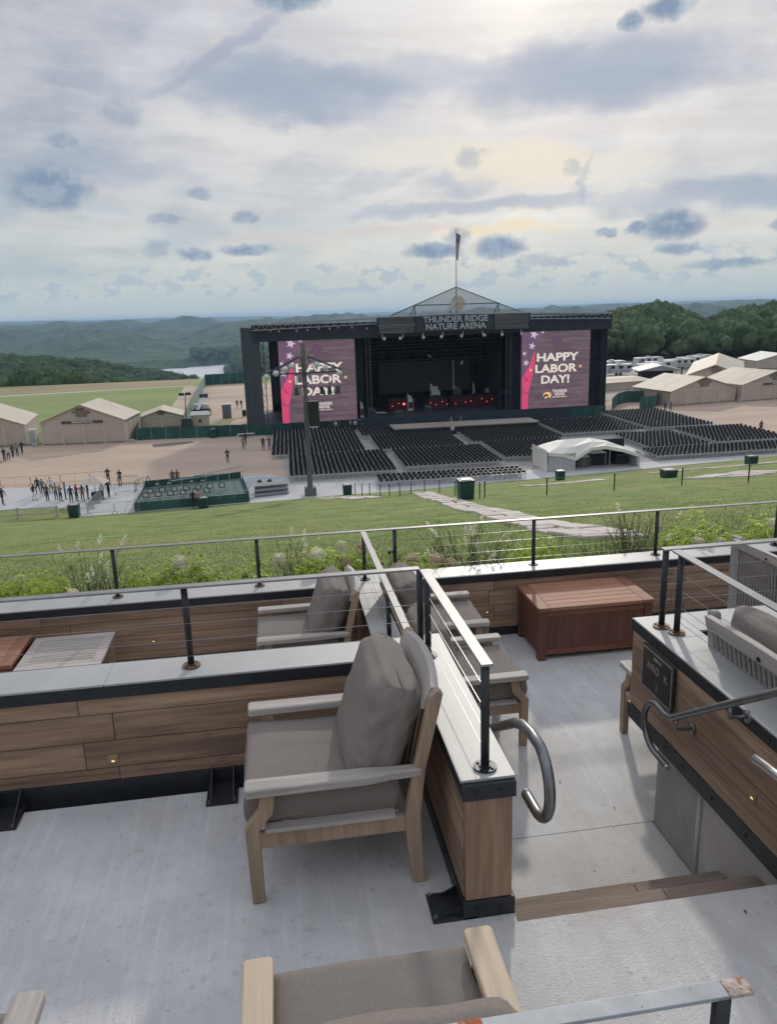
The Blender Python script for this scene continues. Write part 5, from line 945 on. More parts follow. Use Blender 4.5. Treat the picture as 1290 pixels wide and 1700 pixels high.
cloth_fence('far green fence across the back of the yard', [(-17.2, 208.3), (-11, 209.4), (-5, 210)], 2.8); cloth_fence('curved green cloth fence right of the stage', [(55.6, 121.5), (59.5, 128), (62.5, 131), (66.0, 130.4), (66.8, 127), (63.6, 122.6), (60.2, 121)], 2.1)
cloth_fence('short green fence between the marketplace tent and the small tent', [(-21.4, 130), (-20.9, 125), (-20.0, 117)], 2.0)
BARM = M('galvanised barrier tube', (.36, .37, .38), .5, .5); BARO = M('rusty orange barrier tube', (.36, .22, .16), .7, .2); BARK = M('black barrier tube', (.05, .052, .056), .5, .3)
def barrier_mesh(bars, L=2.2, h=1.05):
    mb = MB().tube([(0, 0, .15), (0, 0, h-.1), (.1, 0, h), (L-.1, 0, h), (L, 0, h-.1), (L, 0, .15)], .022, 5).tube([(0, 0, .18), (L, 0, .18)], .018, 5).box(.15, .21, -.25, .25, 0, .03).box(L-.21, L-.15, -.25, .25, 0, .03).box(.16, .2, -.02, .02, 0, .2).box(L-.2, L-.16, -.02, .02, 0, .2)
    for k in range(1, bars): mb.cyl((L*k/bars, 0, .18), (L*k/bars, 0, h), .011, n=4)
    return mb
bm1 = barrier_mesh(14).mesh('crowd_barrier', BARM); bm2 = barrier_mesh(2, 3.0).mesh('crowd_barrier', BARO); bm3 = barrier_mesh(12).mesh('crowd_barrier', BARK)
def barriers(me, pts, L, grp, lab):
    for i, (x, y, a) in enumerate(pts):
        o = link('crowd_barrier', me); o.location = (x, y, ZG+.015); o.rotation_euler = (0, 0, radians(a)); tag(o, lab[i] if isinstance(lab, list) else lab, 'barrier', grp)
ORD = ['first', 'second', 'third', 'fourth', 'fifth', 'sixth', 'seventh', 'eighth', 'ninth', 'tenth', 'eleventh', 'twelfth']
barriers(bm2, [(-32.6+k*3.05, 86.3+k*.12, 2) for k in range(5)], 3, 'rusty barriers behind the queue', ['rusty open barrier behind the queue, %s from the left edge' % ORD[k] for k in range(5)])
barriers(bm1, [(-17.2+k*2.25, 71.2-.02*k, -1) for k in range(2)]+[(-17.4, 71.4+k*2.25, 90) for k in range(3)], 2.2, 'steel barriers round the queue entrance', ['steel barrier at the front of the queue entrance, left one', 'steel barrier at the front of the queue entrance, next to the green platform', 'steel barrier on the side of the queue entrance, nearest the lawn', 'steel barrier in the middle of the queue entrance side', 'steel barrier on the side of the queue entrance, under the umbrella'])
barriers(bm3, [(-16.9, 83.6, -8), (-14.6, 80.2, 75), (-16.5, 79.2, 20)], 2.2, 'black barriers by the umbrella', ['black barrier behind the two people by the umbrella', 'black barrier set across at the right of the umbrella', 'black barrier just right of the umbrella pole'])
barriers(bm1, [(-3.2+k*2.3, 78.2-k*.2, -5) for k in range(3)]+[(3.9+k*2.3, 77.9, 0) for k in range(3)], 2.2, 'barriers between the green platform and the chairs', ['steel barrier right of the green platform, %s of six' % ORD[k] for k in range(6)])
barriers(bm1, [(-35.2, 101+k*2.3, 82) for k in range(5)], 2.2, 'barriers along the tent queue', ['steel barrier along the queue at the left tent, %s from the front' % ORD[k] for k in range(5)])
# green seating platform with chairs
pf = thing('seating_platform', 'green painted viewing platform with low walls left of the mast', 'platform', (-8, 76, ZG))
GP = M('green platform board', (.022, .085, .070), .6, var=.25, scale=.8, rand=.12)
MB().hexa([(-13.2, 71.4, ZG), (-2.9, 72.4, ZG), (-3.9, 81.6, ZG), (-13.5, 79.6, ZG), (-13.2, 71.4, ZG+.5), (-2.9, 72.4, ZG+.5), (-3.9, 81.6, ZG+.5), (-13.5, 79.6, ZG+.5)]).build('floor', M('grey-green decking', (.07, .12, .105), .8, var=.15, scale=2), pf)
def gwall(xa, ya, xb, yb, z0, z1, n_):
    for k in range(n_):
        a0, b0, a1, b1 = xa+(xb-xa)*k/n_, ya+(yb-ya)*k/n_, xa+(xb-xa)*(k+.97)/n_, ya+(yb-ya)*(k+.97)/n_
        MB().hexa([(a0, b0-.04, z0), (a1, b1-.04, z0), (a1, b1+.04, z0), (a0, b0+.04, z0), (a0, b0-.04, z1), (a1, b1-.04, z1), (a1, b1+.04, z1), (a0, b0+.04, z1)]).build('wall_board', GP, pf)
gwall(-13.2, 71.35, -2.9, 72.35, ZG, ZG+.85, 8); gwall(-13.5, 79.7, -3.9, 81.7, ZG, ZG+1.15, 8); gwall(-13.25, 71.4, -13.5, 79.6, ZG, ZG+.75, 3); gwall(-2.85, 72.4, -3.85, 81.6, ZG, ZG+.9, 3)
for (a, b_, c_), (d, e, f) in (((-13.2, 71.3, -15.85), (-2.9, 72.3, -15.85)), ((-10.5, 76.6, -15.4), (-3.4, 78.6, -15.2)), ((-10.5, 76.6, -15.4), (-3.6, 80.4, -15.0)), ((-2.85, 72.4, -15.7), (-3.85, 81.6, -15.4)), ((-13.2, 71.4, -15.9), (-13.5, 79.6, -15.4))): MB().tube([(a, b_, c_), (d, e, f)], .04, 6).build('hand_rail', TRUSS, pf)
PCB = M('black platform chair', (.018, .02, .023), .5)
mb = MB().box(-.27, .27, -.25, .25, .40, .47).tube([(-.27, -.25, .45), (-.27, -.25, .85), (0, -.27, .92), (.27, -.25, .85), (.27, -.25, .45)], .05, 6)
for a in (-.24, .24):
    for b_ in (-.22, .22): mb.cyl((a, b_, 0), (a, b_, .4), .02, n=5, mi=1)
mb.box(-.14, .14, .02, .2, .47, .49, 1); pcm = mb.mesh('platform_chair', [PCB, SEATF]); kk = 0
for j, (n_, y0) in enumerate(((6, 73.2), (7, 75.0), (5, 78.6))):
    for i in range(n_):
        if j == 2 and i == 2: continue
        o = link('platform_chair', pcm); o.location = (-12.4+i*1.12+j*.15, y0+i*.11, ZG+.5); o.rotation_euler = (0, 0, random.uniform(-.2, .2)); tag(o, 'black rounded chair on the green platform, %s from the left in the %s row' % (ORD[i], ('front', 'middle', 'back')[j]), 'chair', 'chairs on the green platform')
rk = thing('stacked_ramp', 'grey stacked ramp pieces with black wheels right of the green platform', 'ramp', (-1.2, 75.4, ZG))
for k in range(3): MB().hexa([(-2.4, 74.0+k*.5, ZG+.05+k*.35), (.9, 74.6+k*.4, ZG+.05+k*.35), (.9, 75.2+k*.4, ZG+.2+k*.35), (-2.4, 74.9+k*.5, ZG+.2+k*.35), (-2.4, 74.0+k*.5, ZG+.2+k*.35), (.9, 74.6+k*.4, ZG+.2+k*.35), (.9, 75.2+k*.4, ZG+.35+k*.35), (-2.4, 74.9+k*.5, ZG+.35+k*.35)]).build('ramp_piece', M('grey ramp metal', (.22, .22, .23), .5, .4), rk)
for x in (-2.0, -1.0): MB().cyl((x, 77.2, ZG+.6), (x+.35, 77.2, ZG+.75), .42, n=12).build('wheel', BLK, rk)
# umbrella, a-frame sign, light tower, boom lift, booth, cabinet
ub = thing('market_umbrella', 'pale pink market umbrella over the queue entrance', 'umbrella', (-17.9, 77.5, ZG)); rows = []
for q, z in ((0.02, 2.45), (.5, 2.25), (1.0, 2.0), (1.45, 1.78)): rows.append([(q*cos(t*pi/4), q*sin(t*pi/4), z) for t in range(9)])
MB().grid(rows).build('canopy', M('pale pink canopy', (.62, .52, .46), .8, wrap=.2), ub, local=True); MB().cyl((0, 0, 0), (0, 0, 2.5), .03, n=6).build('pole', TRUSS, ub, local=True); MB().box(-.35, .35, -.35, .35, 0, .8).build('weight_box', BLK, ub, local=True)
af = thing('folding_sign', 'open a-frame stand on the walk behind the green platform', 'sign', (-13.4, 81.2, ZG+.02))
for s in (-1, 1): MB().hexa([(s*.5-.03, -.3, 0), (s*.5+.03, -.3, 0), (s*.5+.03, .3, 0), (s*.5-.03, .3, 0), (s*.04-.03, -.3, 1.35), (s*.04+.03, -.3, 1.35), (s*.04+.03, .3, 1.35), (s*.04-.03, .3, 1.35)]).build('board', TRUSS, af, local=True)
lw = thing('light_tower', 'mobile light tower with four dark lamps behind the green fence', 'light tower', (-13.9, 126, ZG))
MB().box(-.7, .9, -.8, .8, .3, 1.7).build('engine_box', M('dark green engine cover', (.02, .06, .05), .5), lw, local=True); MB().tube([(0, 0, 1.5), (.2, 0, 5.6)], [.09, .06], 6).build('mast', TRUSSD, lw, local=True)
for x in (-.5, -.15, .5, .9): MB().cyl((x, -.1, 5.55+.12*(x > 0)), (x, -.35, 5.5), .2, .26, n=8).build('lamp', BLK, lw, local=True)
for x in (-.5, .6): MB().cyl((x, -.85, .32), (x, -.6, .32), .32, n=10).build('wheel', BLK, lw, local=True)
bo = thing('ticket_booth', 'small cream booth with a sloped roof behind the green fence', 'booth', (-11.9, 127.6, ZG)); MB().box(-1.4, 1.4, 0, 2, 0, 1.9).build('wall', CREAM, bo, local=True); MB().hexa([(-1.6, -.2, 1.9), (1.6, -.2, 1.9), (1.6, 2.2, 1.9), (-1.6, 2.2, 1.9), (-1.4, .8, 2.4), (1.4, .8, 2.4), (1.4, 1.2, 2.4), (-1.4, 1.2, 2.4)]).build('roof', WHT, bo, local=True); MB().box(-.25, .25, -.03, .01, .7, 1.2).build('hatch', PRINT, bo, local=True)
bl_ = thing('boom_lift', 'folded white boom lift parked by the pale green fence', 'lift', (-13.0, 143, ZG))
MB().box(-1.4, 1.6, -1, 1, .5, 1.2).build('chassis', BLK, bl_, local=True); MB().hexa([(-.6, -2.2, 1.3), (-.1, -2.2, 1.3), (-.1, -1.8, 1.3), (-.6, -1.8, 1.3), (.2, 2.2, 3.0), (.7, 2.2, 3.0), (.7, 2.6, 3.2), (.2, 2.6, 3.2)]).build('boom', M('pale blue boom', (.46, .52, .60), .4), bl_, local=True); MB().box(-1.2, 1.4, -.2, 1.4, 1.2, 2.0).build('turret', WHT, bl_, local=True); MB().box(-.3, 1.2, 2.2, 3, 2.9, 3.6).build('basket', TRUSSD, bl_, local=True)
for x in (-1.3, 1.5):
    for y in (-.9, .9): MB().cyl((x-.15, y, .5), (x+.15, y, .5), .5, n=12).build('wheel', BLK, bl_, local=True)
pt = thing('portable_toilet', 'grey cabin with a pale roof standing alone in the back yard', 'cabin', (-8.1, 137, ZG)); MB().box(-.75, .75, -.6, .6, .05, 2.35).build('cabin', M('grey cabin plastic', (.17, .18, .20), .6), pt, local=True); MB().box(-.8, .8, -.65, .65, 2.35, 2.5).build('roof', WHT, pt, local=True); MB().box(-.5, .5, -.63, -.6, .15, 2.2).build('door', M('blue-grey door', (.14, .15, .18), .6), pt, local=True)
for i, (x, y, lb) in enumerate(((-5.2, 138, 'dark speaker case left of two in the back yard'), (-3.7, 138.5, 'dark speaker case next to the stage side in the back yard'))): r = thing('speaker_case', lb, 'case', (x, y, ZG)); MB().box(-.35, .35, -.3, .3, .1, 1.2).build('box', CASE, r, local=True, bevel=.04); MB().box(-.3, .3, -.33, -.3, .2, 1.1).build('front', STB, r, local=True)
bp = thing('barrier_pipe', 'white L-shaped pipe barrier on the dirt in front of the green fence', 'barrier', (-4.6, 113.5, ZG)); MB().box(-1.0, -.75, -.1, .1, 0, .6).box(-1.0, 1.6, -.1, .1, .45, .62).build('pipe', PALE, bp, local=True)
wh = thing('white_cabinet', 'white service cabinet between the two left marquees', 'cabinet', (-34.9, 118, ZG)); MB().box(-.6, .6, -.5, .5, .05, 2.2).build('cabinet', WHT, wh, local=True, bevel=.03); MB().box(-.4, .4, -.53, -.5, .3, 1.9).build('door', M('pale grey door', (.42, .43, .44), .5), wh, local=True)
wb = thing('white_screen', 'white board standing in front of the stage skirt at the left', 'board', (5.4, 114.0, ZG)); MB().box(-1.0, 1.0, -.05, .05, .3, 1.7).build('board', WHT, wb, local=True); MB().box(-.9, -.8, -.04, .04, 0, .3).box(.8, .9, -.04, .04, 0, .3).build('leg', STB, wb, local=True)

# ------------------------------------------------------------------ people
def body(pose):
    J = {'pel': (0, 0, .93, .15), 'wai': (0, 0, 1.08, .135), 'che': (0, .01, 1.30, .16), 'nec': (0, 0, 1.47, .06), 'hea': (0, -.02, 1.60, .10), 'top': (0, -.01, 1.70, .08)}
    E_ = [('pel', 'wai'), ('wai', 'che'), ('che', 'nec'), ('nec', 'hea'), ('hea', 'top')]
    st_ = {'stand': (.0, .0), 'walk': (.26, -.24), 'wide': (.06, .02), 'fold': (.02, -.02), 'hips': (.03, -.02)}[pose]
    for s, nm, sw in ((-1, 'l', st_[0]), (1, 'r', st_[1])):
        w = .10 if pose != 'wide' else .16
        J['hip'+nm] = (s*.09, 0, .90, .095); J['kne'+nm] = (s*w, -sw*.6-.02*(sw > 0), .49, .065); J['ank'+nm] = (s*(w+.01), -sw+.03, .085+.03*(sw < -.1), .042); J['toe'+nm] = (s*(w+.03), -sw-.14, .035, .038)
        E_ += [('pel', 'hip'+nm), ('hip'+nm, 'kne'+nm), ('kne'+nm, 'ank'+nm), ('ank'+nm, 'toe'+nm)]
        J['sho'+nm] = (s*.19, 0, 1.40, .062)
        if pose == 'fold': a, b_, c_ = (s*.25, -.06, 1.16), (s*.03, -.24, 1.16), (-s*.06, -.23, 1.19)
        elif pose == 'hips': a, b_, c_ = (s*.37, .05, 1.16), (s*.20, -.06, 1.00), (s*.16, -.10, .97)
        elif pose == 'walk': a, b_, c_ = (s*.25, sw*.5, 1.14), (s*.24, sw*.5-.12, .92), (s*.23, sw*.5-.16, .85)
        else: a, b_, c_ = (s*.25, .03, 1.14), (s*.26, -.04, .90), (s*.25, -.06, .82)
        J['elb'+nm] = (*a, .047); J['wri'+nm] = (*b_, .034); J['han'+nm] = (*c_, .036)
        E_ += [('che', 'sho'+nm), ('sho'+nm, 'elb'+nm), ('elb'+nm, 'wri'+nm), ('wri'+nm, 'han'+nm)]
    ks = list(J); me = bpy.data.meshes.new('person'); me.from_pydata([J[k][:3] for k in ks], [(ks.index(a), ks.index(b_)) for a, b_ in E_], [])
    o = bpy.data.objects.new('person', me); COL.objects.link(o); sk = o.modifiers.new('skin', 'SKIN'); sk.use_smooth_shade = True
    for i, k in enumerate(ks): me.skin_vertices[0].data[i].radius = (J[k][3], J[k][3]*(.72 if k in ('pel', 'wai', 'che') else 1)); me.skin_vertices[0].data[i].use_root = (k == 'pel')
    sb_ = o.modifiers.new('sub', 'SUBSURF'); sb_.levels = 1; sb_.render_levels = 1
    out = bpy.data.meshes.new_from_object(o.evaluated_get(bpy.context.evaluated_depsgraph_get())); bpy.data.objects.remove(o); bpy.data.meshes.remove(me)
    out.materials.clear()
    for k in range(5): out.materials.append(STB)          # shirt, trousers, skin, hair, shoes
    for p in out.polygons:
        x, y, z = p.center
        if z > 1.49: mi = 3 if (z > 1.66 or (y > .005 and z > 1.53)) else 2
        elif z < .12: mi = 4
        elif abs(x) > .205 and z < 1.17 and z > .7: mi = 2
        elif pose == 'fold' and y < -.13 and z > 1.0: mi = 2
        elif z < .95: mi = 1
        else: mi = 0
        p.material_index = mi
    sh = out.copy()
    for p in sh.polygons:
        if .12 <= p.center.z < .52: p.material_index = 2
    return out, sh
BOD = {k: body(k) for k in ('stand', 'walk', 'wide', 'fold', 'hips')}
CLOTH = {'black': (.028, .029, .032), 'navy': (.04, .055, .10), 'grey': (.22, .22, .23), 'white': (.60, .60, .58), 'brown': (.13, .085, .06), 'tan': (.30, .23, .16), 'blue': (.10, .18, .32), 'red': (.25, .05, .05), 'denim': (.07, .09, .14), 'pink': (.42, .26, .24), 'olive': (.10, .10, .06)}
CM = {k: M('cloth '+k, v, .9, var=.15, scale=6) for k, v in CLOTH.items()}
SKIN = [M('skin light', (.46, .29, .21), .6), M('skin tan', (.34, .19, .13), .6), M('skin deep', (.14, .075, .05), .6)]; HAIR = [M('hair dark', (.02, .016, .013), .7), M('hair brown', (.08, .05, .03), .7), M('hair fair', (.30, .22, .13), .7)]
def person(x, y, face, pose, top_, bot, label, short=False, grp=None, z=ZG+.018, sc=1.0):
    me = BOD[pose][1 if short else 0]; o = link('person', me); o.location = (x, y, z); o.rotation_euler = (0, 0, radians(face)); o.scale = (sc*1.03, sc*1.03, sc*1.03)
    for i, m_ in enumerate((CM[top_], CM[bot], random.choice(SKIN), random.choice(HAIR), CM['black'])): o.material_slots[i].link = 'OBJECT'; o.material_slots[i].material = m_
    tag(o, label, 'person', grp); return o
Q = 'people waiting in the queue'
for a in [(-26.6, 77.6, 60, 'walk', 'black', 'black', 'person in black shorts walking alone at the left edge', True), (-24.0, 78.7, 80, 'walk', 'black', 'white', 'person in black top and white trousers walking', False), (-24.5, 81.9, 0, 'wide', 'navy', 'black', 'tall person in dark clothes at the back of the queue', False), (-23.8, 81.0, 30, 'fold', 'grey', 'denim', 'person in grey shirt beside the tall one at the back', False), (-22.6, 78.1, 160, 'stand', 'olive', 'black', 'person in olive shirt third from the left in the queue', False), (-23.2, 81.8, -20, 'hips', 'white', 'grey', 'person in white shirt at the back of the queue', True),
          (-21.8, 78.2, 170, 'stand', 'tan', 'navy', 'person in tan top in the middle of the queue', False), (-21.2, 77.5, 150, 'fold', 'grey', 'black', 'person in grey top with folded arms, middle of the queue', False), (-21.0, 78.5, 100, 'hips', 'blue', 'denim', 'person in blue with a hand on the hip', False), (-20.0, 76.6, 190, 'stand', 'black', 'navy', 'person all in dark standing nearest the lawn', False), (-19.6, 77.1, 140, 'fold', 'red', 'black', 'person in red next to the one nearest the lawn', False), (-19.0, 76.9, 180, 'stand', 'brown', 'brown', 'person in long brown dress left of the umbrella', False), (-18.75, 78.0, 90, 'stand', 'black', 'black', 'person in black just left of the umbrella box', False),
          (-17.2, 77.2, 60, 'stand', 'white', 'denim', 'person in white shirt under the umbrella', False), (-16.8, 78.2, 30, 'walk', 'black', 'black', 'person in black stepping out right of the umbrella', False), (-18.2, 85.3, 10, 'fold', 'black', 'black', 'staff member with folded arms behind the umbrella', False), (-16.7, 83.8, -10, 'fold', 'black', 'black', 'staff member in black right of the umbrella at the barrier', False)]: person(*a[:7], short=a[7], grp=Q)
G2 = 'people waiting at the left tent'
for i, (x, y, t_, b_, lb) in enumerate([(-34.5, 103.6, 'black', 'denim', 'person in black nearest the camera in the tent queue'), (-34.3, 104.6, 'white', 'black', 'person in white second in the tent queue'), (-34.2, 106.1, 'navy', 'black', 'person in navy in the tent queue'), (-34.1, 107.6, 'grey', 'denim', 'person in grey in the tent queue'), (-34.0, 109.3, 'black', 'black', 'person in black at the head of the tent queue')]): person(x, y, 170+i*20, ('stand', 'fold', 'walk', 'stand', 'hips')[i], t_, b_, lb, grp=G2)
for a in [(-5.9, 93.5, 0, 'fold', 'black', 'navy', 'lone person in dark clothes standing in the middle of the dirt yard'), (-4.1, 106.6, 40, 'walk', 'black', 'black', 'person in black striding near the green fence'), (-5.0, 114.3, 20, 'hips', 'black', 'navy', 'person in black standing right against the green fence'), (-11.0, 81.9, 180, 'stand', 'brown', 'navy', 'person in brown behind the green platform, left of two'), (-10.5, 81.8, 190, 'stand', 'brown', 'denim', 'person in brown behind the green platform, right of two'), (-7.9, 70.95, 20, 'stand', 'black', 'black', 'person in black at the front of the green platform'), (-7.4, 71.2, -150, 'hips', 'pink', 'navy', 'person with bare pink arms by the green platform bin'),
          (-6.9, 150.9, 180, 'stand', 'black', 'grey', 'left person of the pair standing behind the stage'), (-6.1, 150.4, 180, 'stand', 'navy', 'grey', 'right person of the pair standing behind the stage'), (-4.3, 103.0, 60, 'walk', 'grey', 'black', 'person in grey walking left of the chair blocks'), (-1.7, 101.2, 10, 'stand', 'black', 'black', 'person in black standing at the left edge of the chairs'), (-.9, 101.4, -20, 'fold', 'brown', 'navy', 'person in brown next to the left edge of the chairs'), (24.2, 103.5, 180, 'stand', 'white', 'black', 'person in white in the middle of the chair blocks'), (62.2, 116.2, 20, 'walk', 'navy', 'black', 'left person of the pair walking by the right tent'), (63.5, 116.8, 40, 'walk', 'brown', 'black', 'right person of the pair walking by the right tent'), (52.2, 82.4, 80, 'walk', 'grey', 'black', 'person in grey walking between the chairs on the right'), (63.5, 93, 0, 'stand', 'brown', 'black', 'person standing at the right end of the chair block')]: person(*a[:7])
G3 = 'crew gathered in front of the stage'
for i, (x, y, t_, lb) in enumerate([(24.3, 112.6, 'black', 'leftmost of the crew in front of the stage'), (25.3, 112.3, 'navy', 'second crew member from the left before the stage'), (26.0, 111.8, 'grey', 'crew member in grey in the middle before the stage'), (26.8, 112.2, 'black', 'crew member in black right of the middle before the stage'), (27.6, 112.6, 'blue', 'crew member in blue before the stage'), (28.6, 112.9, 'black', 'rightmost of the crew in front of the stage')]): person(x, y, random.uniform(0, 360), ('stand', 'fold', 'hips', 'stand', 'walk', 'fold')[i], t_, 'black', lb, grp=G3)
for i in range(7): person(8.2+i*.72, 113.9+random.uniform(-.3, .3), random.uniform(0, 360), ('stand', 'fold', 'walk')[i % 3], ('black', 'white', 'navy', 'black', 'grey', 'white', 'black')[i], 'black', 'person below the left screen, %s from the left of seven' % ORD[i], grp='people below the left screen')
# ------------------------------------------------------------------ valley, wooded hills, river
FOR = M('distant wooded hillside', (.042, .070, .036), .95, var=.45, scale=.035, col2=(.075, .112, .055), spec=.1, bump=1.0, bscale=.12, spots=[((.016, .030, .014), .009, .5, .65, .6), ((.075, .10, .045), .004, .58, .7, .5)])
FOR.node_tree.nodes['Bump'].inputs['Distance'].default_value = 5.0
def ss(x, a, b_): t = np.clip((x-a)/(b_-a), 0, 1); return t*t*(3-2*t)
def vnoise(az_, lr, f1, f2, seed):
    v = np.zeros_like(az_)
    for i in range(5):
        ph = rng.random(4)*6.28; k = 1.9**i; v += (sin_(az_*f1*k+ph[0]+1.3*sin_(lr*f2*k*.7+ph[1]))*sin_(lr*f2*k+ph[2]+sin_(az_*f1*k*.6+ph[3])))/1.75**i
    return v
sin_ = np.sin
na, nr = 520, 170
AZ, LR = np.meshgrid(np.linspace(-75, 85, na), np.linspace(math.log(226), math.log(14000), nr), indexing='ij'); RR = np.exp(LR)
_st = rng.bit_generator.state
N1 = vnoise(AZ, LR, .42, 13.0, 1); N2 = vnoise(AZ, LR, .16, 9.0, 2)
def terrain(AZ, RR, N1, N2):
    crest = np.interp(AZ, [-75, -30, -17.8, -12.0, -7.8, -5.8, -4.4, -3.4, -1.4, 10], [-30, -31, -35, -45, -57, -63, -70, -80, -90, -92]); k = np.interp(RR, [226, 300, 420, 700, 780, 1000], [0, .85, .96, 1, 1.25, 2.2])
    left = np.where(RR < 420, -17.6+(crest-5-(-17.6))*np.interp(RR, [226, 236, 300, 420], [0, .1, .75, 1]), np.interp(RR, [420, 700], [0, 1])*5+crest-5)
    left = left-(left+90)*ss(RR, 740, 1000) + N1*1.5*ss(RR, 300, 420)
    rc = np.interp(AZ, [14, 18, 21, 23.6, 25.5, 27.3, 28.8, 30.2, 31.2, 32.6, 34.2, 40, 60, 85], [-60, -28, -18, -15.5, -12.5, -10.5, -14, -21, -18, -14, -13, -11, -9, -11])
    right = -17.6+(rc+17.6)*ss(RR, 262, 440)
    right = right-(right+85)*ss(RR, 520, 950) + N1*.8*ss(RR, 300, 400)
    near = left+(right-left)*ss(AZ, 6, 16)
    bend = np.exp(-((AZ-3.7)/6.6)**6)*np.exp(-((RR-np.clip(1400-48*(AZ+5), 1000, 1400))/210)**4)                 # wooded bluff right of the river
    bank = ss(RR, 1500+30*N1, 2100)
    wet = np.exp(-((AZ+4)/9.5)**6)
    floor_ = -72-20*wet*(1-ss(RR, 1430+40*N1+10*(AZ+6), 1520+40*N1+10*(AZ+6)))+N2*3*(1-wet)
    far = -78+62*ss(RR, 1700, 4300)**.8+N1*28*ss(RR, 1600, 2600)*(1-ss(RR, 3600, 4600))+N2*12*ss(RR, 2200, 3000)
    far = far-38*ss(RR, 4600, 6200)+np.interp(AZ, [-75, -18, 0, 20, 34, 85], [60, 56, 50, 46, 48, 50])*ss(RR, 6400, 9000)+N2*9*ss(RR, 6000, 8500)-80*ss(RR, 9600, 13500)
    mound = 26*np.exp(-((AZ+11)/3.2)**2)*np.exp(-((RR-2350)/320)**2)
    z = np.where(RR < 1000, near, floor_); t = ss(RR, 880, 1120); z = near*(1-t)+floor_*t
    z = z*(1-bank)+far*bank+mound
    return np.maximum(z, z*(1-bend)+(-60+6*N1)*bend)
ZT = terrain(AZ, RR, N1, N2)
A_ = np.radians(AZ); V = np.stack([RR*np.sin(A_), RR*np.cos(A_), ZT], -1).reshape(-1, 3)
idx = np.arange(na*nr).reshape(na, nr); F = np.stack([idx[:-1, :-1], idx[:-1, 1:], idx[1:, 1:], idx[1:, :-1]], -1).reshape(-1, 4)[:, ::-1]
def npmesh(name, V, F, mat, smooth_=False):
    me = bpy.data.meshes.new(name); nv, nf, k = len(V), len(F), F.shape[1]
    me.vertices.add(nv); me.vertices.foreach_set('co', np.ascontiguousarray(V, np.float32).ravel()); me.loops.add(nf*k); me.loops.foreach_set('vertex_index', np.ascontiguousarray(F, np.int32).ravel())
    me.polygons.add(nf); me.polygons.foreach_set('loop_start', np.arange(0, nf*k, k, dtype=np.int32)); me.polygons.foreach_set('loop_total', np.full(nf, k, np.int32))
    me.update(calc_edges=True); me.validate(); me.materials.append(mat)
    if smooth_: me.polygons.foreach_set('use_smooth', [True]*nf)
    return me
tag(link('hills', npmesh('hills', V, F, FOR, True)), kind='structure')
WAT = M('sky-bright river water', (.56, .58, .57), .45, var=.1, scale=.01)  # muddy water, base colour lightened to imitate reflected sky
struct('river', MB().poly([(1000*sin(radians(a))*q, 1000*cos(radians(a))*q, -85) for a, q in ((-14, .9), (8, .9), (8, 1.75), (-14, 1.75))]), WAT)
def zat(az_, r_): 
    i = np.clip((az_+75)/160*(na-1), 0, na-2); j = np.clip((np.log(r_)-LR[0, 0])/(LR[0, -1]-LR[0, 0])*(nr-1), 0, nr-2); i0, j0 = i.astype(int), j.astype(int); a, b_ = i-i0, j-j0
    return ZT[i0, j0]*(1-a)*(1-b_)+ZT[i0+1, j0]*a*(1-b_)+ZT[i0, j0+1]*(1-a)*b_+ZT[i0+1, j0+1]*a*b_
def ico(sub):
    bm_ = bmesh.new(); bmesh.ops.create_icosphere(bm_, subdivisions=sub, radius=1); bm_.verts.ensure_lookup_table()
    v = np.array([q.co[:] for q in bm_.verts]); f = np.array([[q.index for q in p.verts] for p in bm_.faces]); bm_.free(); return v, f
I1, I2 = ico(1), ico(2)
def crown(seed, lobes, base, tufts):
    g = np.random.default_rng(seed); vs_, fs = [], []; n0 = 0
    for k in range(lobes):
        a = g.random()*6.28; q = .72*sqrt(g.random()) if k else 0; c_ = np.array([q*cos(a), q*sin(a), .58+.40*(g.random()-.4)*(1-q*.6)]); rr = g.uniform(.42, .62) if k else .72
        v = base[0]*(1+.26*(g.random((len(base[0]), 1))-.5))*rr*np.array([1, 1, .82])+c_; vs_.append(v); fs.append(base[1]+n0); n0 += len(v)
    for _ in range(tufts):
        d = g.normal(size=3); d /= np.linalg.norm(d); d[2] = abs(d[2])*.9-.15; c_ = d*np.array([.95, .95, .8])*g.uniform(.75, 1.08)+np.array([0, 0, .62]); e = g.normal(size=(3, 3))*.085; vs_.append(c_+e); fs.append(np.array([[0, 1, 2]])+n0); n0 += 3
    tv = np.array([[.06*cos(t), .06*sin(t), z] for z in (-.75, .5) for t in (0, 2.1, 4.2)]); vs_.append(tv); fs.append(np.array([[0, 1, 4], [0, 4, 3], [1, 2, 5], [1, 5, 4], [2, 0, 3], [2, 3, 5]])+n0)
    return np.concatenate(vs_), np.concatenate(fs)
LEAFF = M('woodland leaves', (.068, .115, .055), .9, var=.45, scale=.16, col2=(.125, .180, .080), spec=.1, spots=[((.030, .056, .026), .6, .5, .7, .5), ((.13, .175, .07), .05, .56, .72, .5)], wrap=.3)
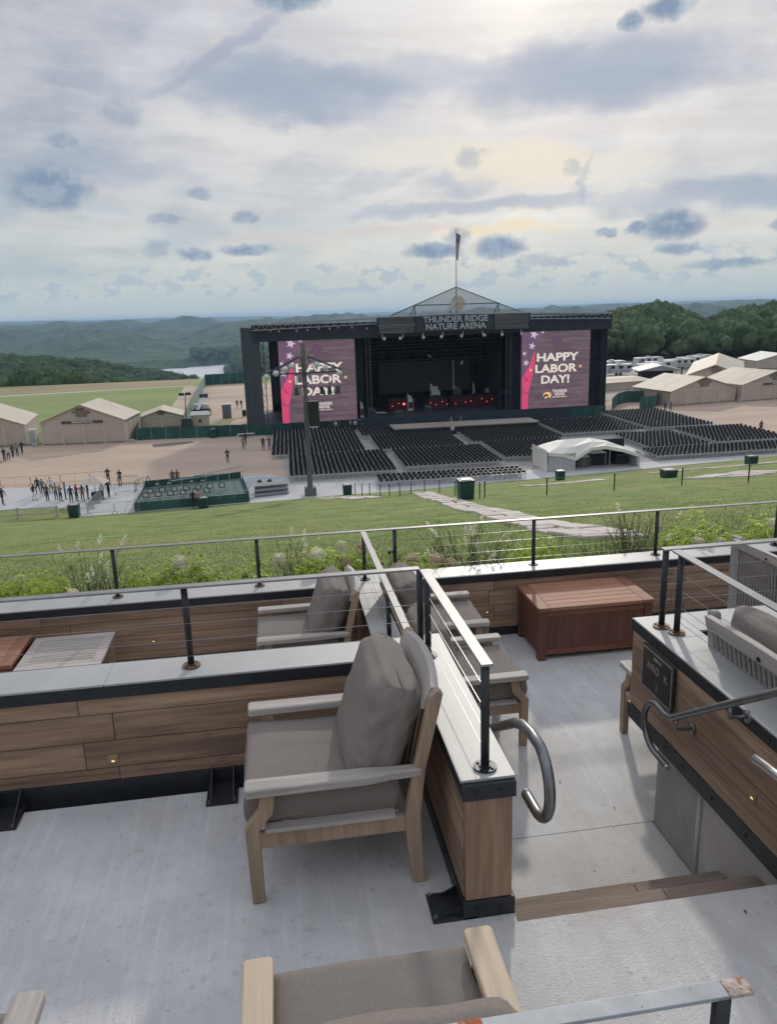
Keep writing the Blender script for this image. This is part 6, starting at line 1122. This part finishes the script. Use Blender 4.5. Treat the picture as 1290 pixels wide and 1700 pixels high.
def wood_mass(name, label, az0, az1, r0, r1, spacing, variants, rad, keep=lambda a, r: np.ones_like(a, bool)):
    n_ = int(radians(az1-az0)*(r1*r1-r0*r0)/2/spacing**2); a = rng.uniform(az0, az1, n_); r_ = np.sqrt(rng.uniform(r0*r0, r1*r1, n_)); k = keep(a, r_); a, r_ = a[k], r_[k]; z = zat(a, r_)
    Vs, Fs = [], []; n0 = 0
    for i in range(len(a)):
        v, f = variants[rng.integers(len(variants))]; s = rad*rng.uniform(.72, 1.28); t = rng.random()*6.28; ct, st_ = cos(t), sin(t); h = s*rng.uniform(.95, 1.3)
        w = np.stack([(v[:, 0]*ct-v[:, 1]*st_)*s, (v[:, 0]*st_+v[:, 1]*ct)*s, v[:, 2]*h+s*.55], 1)+np.array([r_[i]*sin(radians(a[i])), r_[i]*cos(radians(a[i])), z[i]]); Vs.append(w); Fs.append(f+n0); n0 += len(v)
    o = link(name, npmesh(name, np.concatenate(Vs), np.concatenate(Fs), LEAFF, True)); tag(o, label, 'forest', kind='stuff')
C1 = [crown(s, 7, I1, 260) for s in range(6)]; C2 = [crown(20+s, 4, I1, 110) for s in range(5)]; C3 = [crown(40+s, 2, I1, 20) for s in range(4)]
wood_mass('forest', 'dense green wooded hill rising behind the campers and tents on the right', 17, 44, 252, 540, 5.4, C1, 4.6)
wood_mass('forest', 'dark wooded ridge beyond the meadow at the left', -30, -2.8, 244, 800, 6.6, C2, 5.0)
wood_mass('forest', 'hazy wooded bluff beside the river bend', -5.5, 2, 900, 1660, 10, C3, 7.0, lambda a, r: zat(a, r) > -80)
# ------------------------------------------------------------------ air between here and the far ridges
hz = MB().box(-14500, 14500, -60, 14500, -101, max(13.5, float(ZT.max())+3)); ho = hz.build('haze', []); tag(ho, kind='stuff'); ho['label'] = 'thin pale blue haze over the valley'
hm = bpy.data.materials.new('valley haze'); hm.use_nodes = True; t = hm.node_tree; t.nodes.clear(); pvn = t.nodes.new('ShaderNodeVolumePrincipled'); mo = t.nodes.new('ShaderNodeOutputMaterial')
pvn.inputs['Color'].default_value = (.45, .65, .95, 1); pvn.inputs['Density'].default_value = 1.15e-4; pvn.inputs['Anisotropy'].default_value = .2; t.links.new(pvn.outputs[0], mo.inputs['Volume']); ho.data.materials.append(hm)
